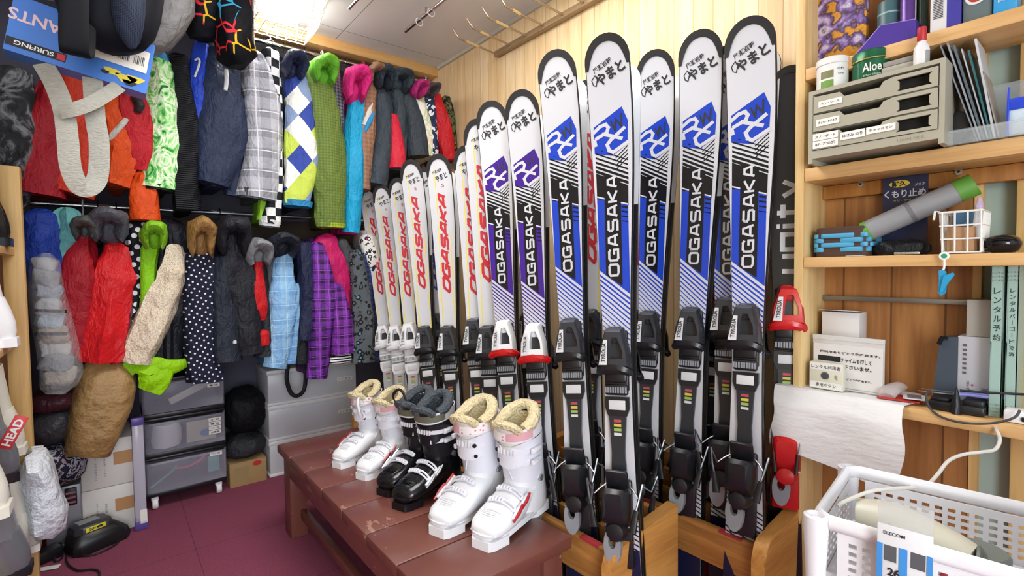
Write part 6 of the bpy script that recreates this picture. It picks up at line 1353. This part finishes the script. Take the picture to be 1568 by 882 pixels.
q0 = P(1481, 500, x=1.60); z2_ = P(1500, 459, x=1.60).z; simple('grey_carton', MB().bx((1.59, q1.y, zz+.0008), (1.65, q0.y, z2_), 0, .001), M('light grey carton', '#a9a49c', .55), 'plain light grey carton standing on top of the printed pale carton', 'box')
bm_ = M('binder pale green', '#9bb8ae', .5)
for u0, u1, vt, tx, lb in ((1517, 1536, 408, 'レンタル予約', 'left pale green binder with Japanese writing on its spine'), (1541, 1559, 407, 'レンタルバーコード決済', 'right pale green binder with longer Japanese writing, beside the wooden trim')):
    a, b = P(u0, 500, x=1.55), P(u1, 500, x=1.55); ztop = P(u0, vt, x=1.55).z; t = thing('ring_binder', lb, 'binder', (1.6, (a.y+b.y)/2, zc))
    m = MB().bx((1.55, b.y, zc), (1.66, b.y+.002, ztop)).bx((1.55, a.y-.002, zc), (1.66, a.y, ztop)).bx((1.55, b.y, zc), (1.552, a.y, ztop)); cy_ = (a.y+b.y)/2; n_ = len(tx); 
    sz = min(.021, .155/n_)
    for i, ch in enumerate(tx): m.text(ch if ch != 'ー' else '|', (1.5494, cy_, ztop-.055-sz*i), UY*sz*(.62 if ch != 'ー' else .06), UZ*sz*.68, 1, bold=.02)
    for k in range(3): m.text('レンタル', (1.5494, cy_, ztop-.014-.0085*k), UY*.018, UZ*.0045, 1); m.text('レンタル', (1.5494, cy_, zc+.012+.008*k), UY*.016, UZ*.004, 1)
    m.build('cover', [bm_, M('pen ink', '#30403c', .6)], t, True); MB().bx((1.556, b.y+.003, zc+.004), (1.655, a.y-.003, ztop-.004)).build('paper_block', labelm, t, True)
# charger, scissors, adapter, cables
q = P(1465, 615, x=1.54); t = thing('camera_charger', 'black battery charger cradle on the counter edge', 'charger', (1.55, q.y, zc))
m = MB().bx((1.52, q.y-.05, zc), (1.585, q.y+.05, zc+.022), 0, .004).bx((1.525, q.y-.048, zc+.02), (1.575, q.y-.012, zc+.034), 0, .003).bx((1.528, q.y+.012, zc+.021), (1.58, q.y+.046, zc+.030), 0, .003); m.loft([[Vector((1.518+.012*k*cos(a), q.y-.003+.010*k*sin(a), zc+z)) for a in (2*pi*j/10 for j in range(10))] for z, k in ((.0, 1.), (.02, .95), (.045, .5), (.062, .12))]); m.build('cradle', black, t, True)
q = P(1490, 596, x=1.55); t = thing('scissors', 'scissors with pale violet handles lying on the black charger', 'scissors', (1.55, q.y, zc+.036)); vio = M('violet handle', '#7f83c4', .4)
m = MB().tube([(1.540, q.y+.03, zc+.040), (1.545, q.y+.005, zc+.043), (1.548, q.y-.02, zc+.043), (1.556, q.y-.022, zc+.043), (1.560, q.y-.0, zc+.043)], .0042, 8, 0, loop=True, sub=3).tube([(1.575, q.y+.02, zc+.040), (1.57, q.y-.02, zc+.043), (1.568, q.y-.05, zc+.043)], .0042, 8, 0, sub=3); m.build('handle', vio, t, True)
m = MB().prism([(0, -.004), (.07, -.0008), (.07, .0008), (0, .005)], (1.55, q.y+.03, zc+.039), (-.25, .96, 0), (.96, .25, 0), .0015, 0).prism([(0, -.004), (.068, -.0008), (.068, .0008), (0, .005)], (1.565, q.y+.028, zc+.041), (-.15, .98, 0), (.98, .15, 0), .0015, 0); m.build('blade', steel, t, True)
q = P(1558, 618, x=1.52); t = thing('phone_charger', 'white plug adapter at the right edge of the counter', 'adapter', (1.53, q.y, zc)); MB().box((1.535, q.y-.004, zc+.0145), (.04, .05, .028), 0, .005).build('body', white, t, True); MB().box((1.514, q.y-.012, zc+.012), (.008, .010, .010), 0, .002).build('usb_plug', black, t, True)
a = [P(u, v, x=xx) for u, v, xx in ((1425, 598, 1.52), (1418, 606, 1.505), (1424, 625, 1.495), (1445, 640, 1.492), (1480, 648, 1.49), (1520, 648, 1.49), (1552, 640, 1.495), (1562, 628, 1.503))]
simple('usb_cable', MB().tube(a, .0026, 8, sub=6), M('dark grey cable', '#3c3c40', .5), 'dark grey cable looping from the black charger to the white adapter', 'cable')
a = [P(u, v, x=xx) for u, v, xx in ((1470, 598, 1.545), (1510, 601, 1.54), (1568, 604, 1.53), (1600, 606, 1.53))]
simple('black_cable', MB().tube(a, .0028, 8, sub=4), cb, 'straight black cable running right behind the white adapter', 'cable')
wc = M('white cable', '#dfdcd4', .4)
a = [P(u, v, x=xx) for u, v, xx in ((1524, 655, 1.50), (1531, 672, 1.47), (1524, 688, 1.44), (1505, 692, 1.41), (1475, 696, 1.38), (1452, 706, 1.34), (1436, 726, 1.30), (1420, 742, 1.26), (1400, 746, 1.20), (1370, 748, 1.15), (1335, 752, 1.10), (1300, 765, 1.05), (1282, 775, 1.02))]
simple('white_cable', MB().tube(a, .0034, 8, sub=5), wc, 'white cable dropping from the counter into the white trolley basket', 'cable')
# ---------------------------------------------------------------- white trolley
RZ = .70; fl_, bl_, fr_ = P(1250, 787, z=RZ), P(1310, 716, z=RZ), P(1568, 872, z=RZ)
ux = (bl_-fl_); dep = ux.length; ux.normalize(); uy = (fr_-fl_).normalized(); up_ = Vector((ux.y, -ux.x, 0)); uy = (uy+up_*1.2).normalized(); ang = atan2(uy.y, uy.x); Lt = .40
T_ = thing('trolley', 'white plastic trolley with perforated baskets in front of the counter', 'trolley', (fl_.x, fl_.y, 0), ang)
# local frame: x along the long side (to the right), y into the room's wall
wp = M('trolley white', '#e6e6ea', .35); sgn = 1 if Vector((-sin(ang), cos(ang), 0)).dot(ux) > 0 else -1; W2 = dep*abs(Vector((-sin(ang), cos(ang), 0)).dot(ux))
def perf(m, o, u, v, w, h, nx, ny, th, bx_=.012, by_=.012, fx=.6, fy=.55):
    """panel with a real grid of punched square holes"""
    o, u, v = Vector(o), Vector(u), Vector(v); nn = u.cross(v)*th
    cw, ch = (w-2*bx_)/nx, (h-2*by_)/ny
    def bar(x0, x1, y0, y1):
        a = [o+u*x+v*y for x, y in ((x0, y0), (x1, y0), (x1, y1), (x0, y1))]; b = [p+nn for p in a]
        m.add(a+b, [[3, 2, 1, 0], [4, 5, 6, 7], [0, 1, 5, 4], [1, 2, 6, 5], [2, 3, 7, 6], [3, 0, 4, 7]], 0)
    ys = [0]+[by_+ch*(i+.5+s_*fy/2) for i in range(ny) for s_ in (-1, 1)]+[h]
    for i in range(0, len(ys), 2): bar(0, w, ys[i], ys[i+1])
    xs = [0]+[bx_+cw*(i+.5+s_*fx/2) for i in range(nx) for s_ in (-1, 1)]+[w]
    for j in range(ny):
        y0, y1 = ys[2*j+1], ys[2*j+2]
        for i in range(0, len(xs), 2): bar(xs[i], xs[i+1], y0, y1)
s_ = sgn
for zr_, hb, nm_ in ((RZ, .11, 'top'), (.40, .11, 'low')):
    m = MB(); z0 = zr_-hb
    perf(m, (.03, .006*s_, z0), (1, 0, 0), (0, 0, 1), Lt-.06, hb-.02, 17, 5, .003); perf(m, (.03, (W2-.006)*s_, z0), (1, 0, 0), (0, 0, 1), Lt-.06, hb-.02, 17, 5, .003)
    for x in (.006, Lt-.006): perf(m, (x, .025*s_, z0), (0, s_, 0), (0, 0, 1), W2-.05, hb-.02, 9, 5, .003)
    m.bx((.01, .01*s_, z0), (Lt-.01, (W2-.01)*s_, z0+.004))
    m.tube([(.02, 0, zr_-.008), (Lt-.02, 0, zr_-.008), (Lt, .02*s_, zr_-.008), (Lt, (W2-.02)*s_, zr_-.008), (Lt-.02, W2*s_, zr_-.008), (.02, W2*s_, zr_-.008), (0, (W2-.02)*s_, zr_-.008), (0, .02*s_, zr_-.008)], [(.013, .008)]*8, 8, loop=True, up=(0, 0, 1))
    m.build('basket_tier', wp, T_)
for x in (.0, Lt):
    for y in (0, W2): m = MB().lathe([(.0, 0), (.013, 0), (.015, RZ-.1), (.019, RZ-.02), (.019, RZ-.002), (.014, RZ), (.012, RZ-.008), (0, RZ-.008)], (x, y*s_, 0), 18); m.build('post', wp, T_)
def TL(x, y, z): 
    return Vector((fl_.x+x*cos(ang)-y*s_*sin(ang), fl_.y+x*sin(ang)+y*s_*cos(ang), z))
zb5 = RZ-.106
# hair dryer, tube, cream jar and box in the trolley
t = thing('hair_dryer', 'ivory hair dryer lying in the white trolley basket', 'hair dryer', TL(.11, .13, zb5), ang); iv = M('ivory plastic', '#cfcbb8', .35)
m = MB().tube([(-.075, .02*s_, .06), (-.02, .02*s_, .062), (.05, .0, .055), (.085, -.012*s_, .050)], [.030, .038, .032, .026], 18, sub=3); m.tube([(-.03, .0, .05), (.02, -.04*s_, .028), (.06, -.065*s_, .02)], [.017, .015, .014], 12, sub=3); m.build('housing', iv, t)
m = MB().lathe([(0, 0), (.026, 0), (.028, .004), (.022, .008), (0, .008)], (.088, -.013*s_, .05), 20, 0, Matrix.Rotation(pi/2, 3, 'Y')); m.build('nozzle_grille', M('grey grille', '#6f736e', .4), t)
q0, q1 = TL(.085, .055, zb5+.085), TL(.165, .040, zb5+.045); d = (q1-q0); t = thing('toothpaste_tube', 'white tube with a green end lying on the hair dryer', 'tube', q1)
m = MB().tube([q0, q0+d*.18], [(.019, .012), (.019, .013)], 14, 1); m.tube([q0+d*.18, q0+d*.55, q0+d*.86, q0+d*.9], [(.019, .013), (.017, .014), (.014, .014), (.010, .010)], 14, 0); m.tube([q0+d*.9, q1], [.009, .010], 12, 2); m.build('tube_body', [wh, M('tube green', '#2f9a58', .4), M('tube red', '#b8303a', .4)], t, True)
m, c, r, h = MB(), TL(.20, .14, zb5), .04, .06; m.lathe([(0, 0), (r, 0), (r, h), (r*.9, h+.004), (0, h+.004)], c, 24, 0); simple('grey_jar', m, M('grey jar', '#7c827c', .3), 'grey round jar beside the hair dryer in the trolley', 'jar')
m = MB().lathe([(0, 0), (.036, 0), (.038, .05), (.03, .058), (0, .058)], TL(.285, .05, zb5), 22, 0); simple('grey_lid_jar', m, M('grey green jar', '#8d938a', .3), 'grey green jar behind the hanging cable packet', 'jar')
lump('green_cloth', TL(.17, .03, zb5+.02)+Vector((0, 0, 0)), (.05, .02, .016), C('#1f7a4a', .5), 'dark green cloth at the bottom of the trolley basket', 'cloth', .006, 30, 71)
# hanging cable packet on the front rim
q = P(1401, 770, z=RZ+.01); xl = (q-fl_).dot(uy); t = thing('cable_packet', 'white and blue retail packet hanging on the trolley rim', 'packet', TL(xl, -.02, RZ-.15), ang)
hw_ = .033; m = MB().box((0, 0, .095), (hw_*2, .006, .16), 0, .001); fy = -.0036
m.box((0, fy, .147), (hw_*2, .0006, .036), 1) if False else None
for x0, x1, z0, z1 in ((-hw_, -hw_*.78, .075, .145), (-.006, .004, .100, .145), (hw_*.8, hw_, .05, .145)): m.box(((x0+x1)/2, fy, (z0+z1)/2), (x1-x0, .0006, z1-z0), 1)
for x0, x1 in ((-.024, -.009), (.008, .025)): m.box(((x0+x1)/2, fy, .132), (x1-x0, .0007, .024), 2)
X1, Z1_ = Vector((1, 0, 0)), Vector((0, 0, 1))
m.text('ELECOM', (-.012, fy-.0006, .163), X1*.026, Z1_*.005, 3, bold=.02); m.text('26', (-.012, fy-.0006, .104), X1*.015, Z1_*.013, 3, bold=.04); m.text('×2', (.014, fy-.0006, .102), X1*.020, Z1_*.013, 3, bold=.04); m.text('本', (.029, fy-.0006, .098), X1*.005, Z1_*.005, 3); m.text('壁掛け用ケーブル', (0, fy-.0006, .084), X1*.05, Z1_*.004, 3); m.text('長さ調整 両面', (0, fy-.0006, .076), X1*.045, Z1_*.0035, 3); m.text('TV', (-.012, fy-.0006, .034), X1*.028, Z1_*.028, 4, bold=.03)
m.box((.018, fy, .040), (.026, .0006, .045), 5); m.build('printed_card', [wh, M('packet blue', '#3f8fd8', .4), M('dark sticks', '#54585c', .5), ink, M('gold print', '#a8924a', .4), M('photo patch', '#5a6474', .5)], t)
m = MB().box((0, -.0005, .192), (hw_*2, .004, .042), 0, .001); m.build('clear_top', clear('packet film', '#c8ccca', .35, .08), t)
# clear box with coloured pads
q = TL(.345, .13, RZ-.02); t = thing('clear_case', 'translucent plastic box with coloured pads standing in the trolley', 'box', TL(.36, .11, zb5), ang)
fb = clear('frosted box', '#e2e6e8', .32, .2)
def rrect(w, d_, z, o=0): return [Vector((w*math.copysign(abs(cos(a))**.3, cos(a)), d_*math.copysign(abs(sin(a))**.3, sin(a)), z)) for a in (2*pi*j/40 for j in range(40))]
MB().loft([rrect(.085, .085, .002), rrect(.09, .09, .006), rrect(.096, .096, .14)], True, False, 0).add(rrect(.085, .085, .002), [list(range(40))], 0).build('body', fb, t)
MB().loft([rrect(.100, .100, .13), rrect(.102, .102, .148), rrect(.098, .098, .156), rrect(.06, .06, .158)], True, True, 0).build('lid', fb, t)
for k, (c_, zz, w_, lb) in enumerate((('#e878b0', .03, .062, 'pink pad at the bottom of the translucent box'), ('#c8a0e0', .058, .055, 'lilac pad in the middle of the translucent box'), ('#8fd0c0', .084, .05, 'mint green pad near the top of the translucent box'), ('#e0dc9a', .105, .03, 'pale yellow card on top in the translucent box'))):
    simple('note_pad', MB().box(TL(.36+.004*k, .105-.006*k, zb5+zz), (w_*2, .10-.012*k, .018 if k < 3 else .003), 0, .002, ang+.05*k), M('pad '+c_, c_, .5), lb, 'pad')
# ---------------------------------------------------------------- wall hook rack and ceiling bars
q0, q1 = P(757, 85, x=WX-.03), P(884, 8, x=WX-.03); t = thing('hook_rack', 'long wooden wall rail with rows of metal pegs below the ceiling', 'hook rack', (WX-.03, q0.y, q0.z))
hz = (q0.z+q1.z)/2; yE = q0.y-1.1
MB().bx((WX-.034, yE, hz-.014), (WX-.0005, q0.y, hz+.014), 0, .004).build('rail', wood('aged rail', '#a98d68', '#7c6245', None, 'y', 'y', .4, False), t, True)
for k in range(9):
    y = q0.y-.01-.128*k; xe = WX-.27
    m = MB().tube([(WX-.033, y, hz), (WX-.15, y, hz+.008), (xe+.02, y, hz+.016), (xe, y, hz+.026), (xe-.025, y+.005, hz+.055)], .0048, 7, sub=3); m.build('peg', M('bronze peg', '#a8957c', .35, .6), t, True)
    if k < 4: MB().tube([(WX-.14-.03*k % .05, y, hz+.007), (WX-.22, y, hz+.013)], .0075, 7).build('tape_wrap', M('yellowed tape', '#c8ab72', .5), t, True)
bzc = CZ-.035
for uv0, uv1, lb in (((621, 48), (690, -12), 'chrome bar with plastic rings under the ceiling near the boarded wall'), ((535, 12), (560, -12), 'short chrome bar under the ceiling right of the lamp')):
    a = P(*uv0, z=bzc); b = Vector((a.x, a.y-.9, bzc)); t = thing('ceiling_bar', lb, 'bar', a)
    MB().cyl(a, b, .0085, None, 12).build('pole', chrome, t, True)
    for y in (a.y-.22, a.y-.72): MB().cyl((a.x, y, bzc+.005), (a.x, y, CZ-.0005), .005, None, 8).build('holder', steel, t, True)
for u, v, lb in ((642, 42, 'translucent curtain ring nearest the end of the chrome bar'), (660, 28, 'translucent curtain ring second on the chrome bar')):
    a = P(621, 48, z=bzc); yy = P(u, v-12, x=a.x).y
    simple('curtain_ring', MB().tube([(a.x+.001, yy+.003*sin(q), bzc-.006+.019*cos(q)-.010) if False else (a.x+.019*sin(q), yy, bzc-.0095+.0185*cos(q)) for q in (2*pi*i/20 for i in range(20))], .0028, 6, loop=True), clear('ring plastic', '#eceef0', .75, .1), lb, 'ring')
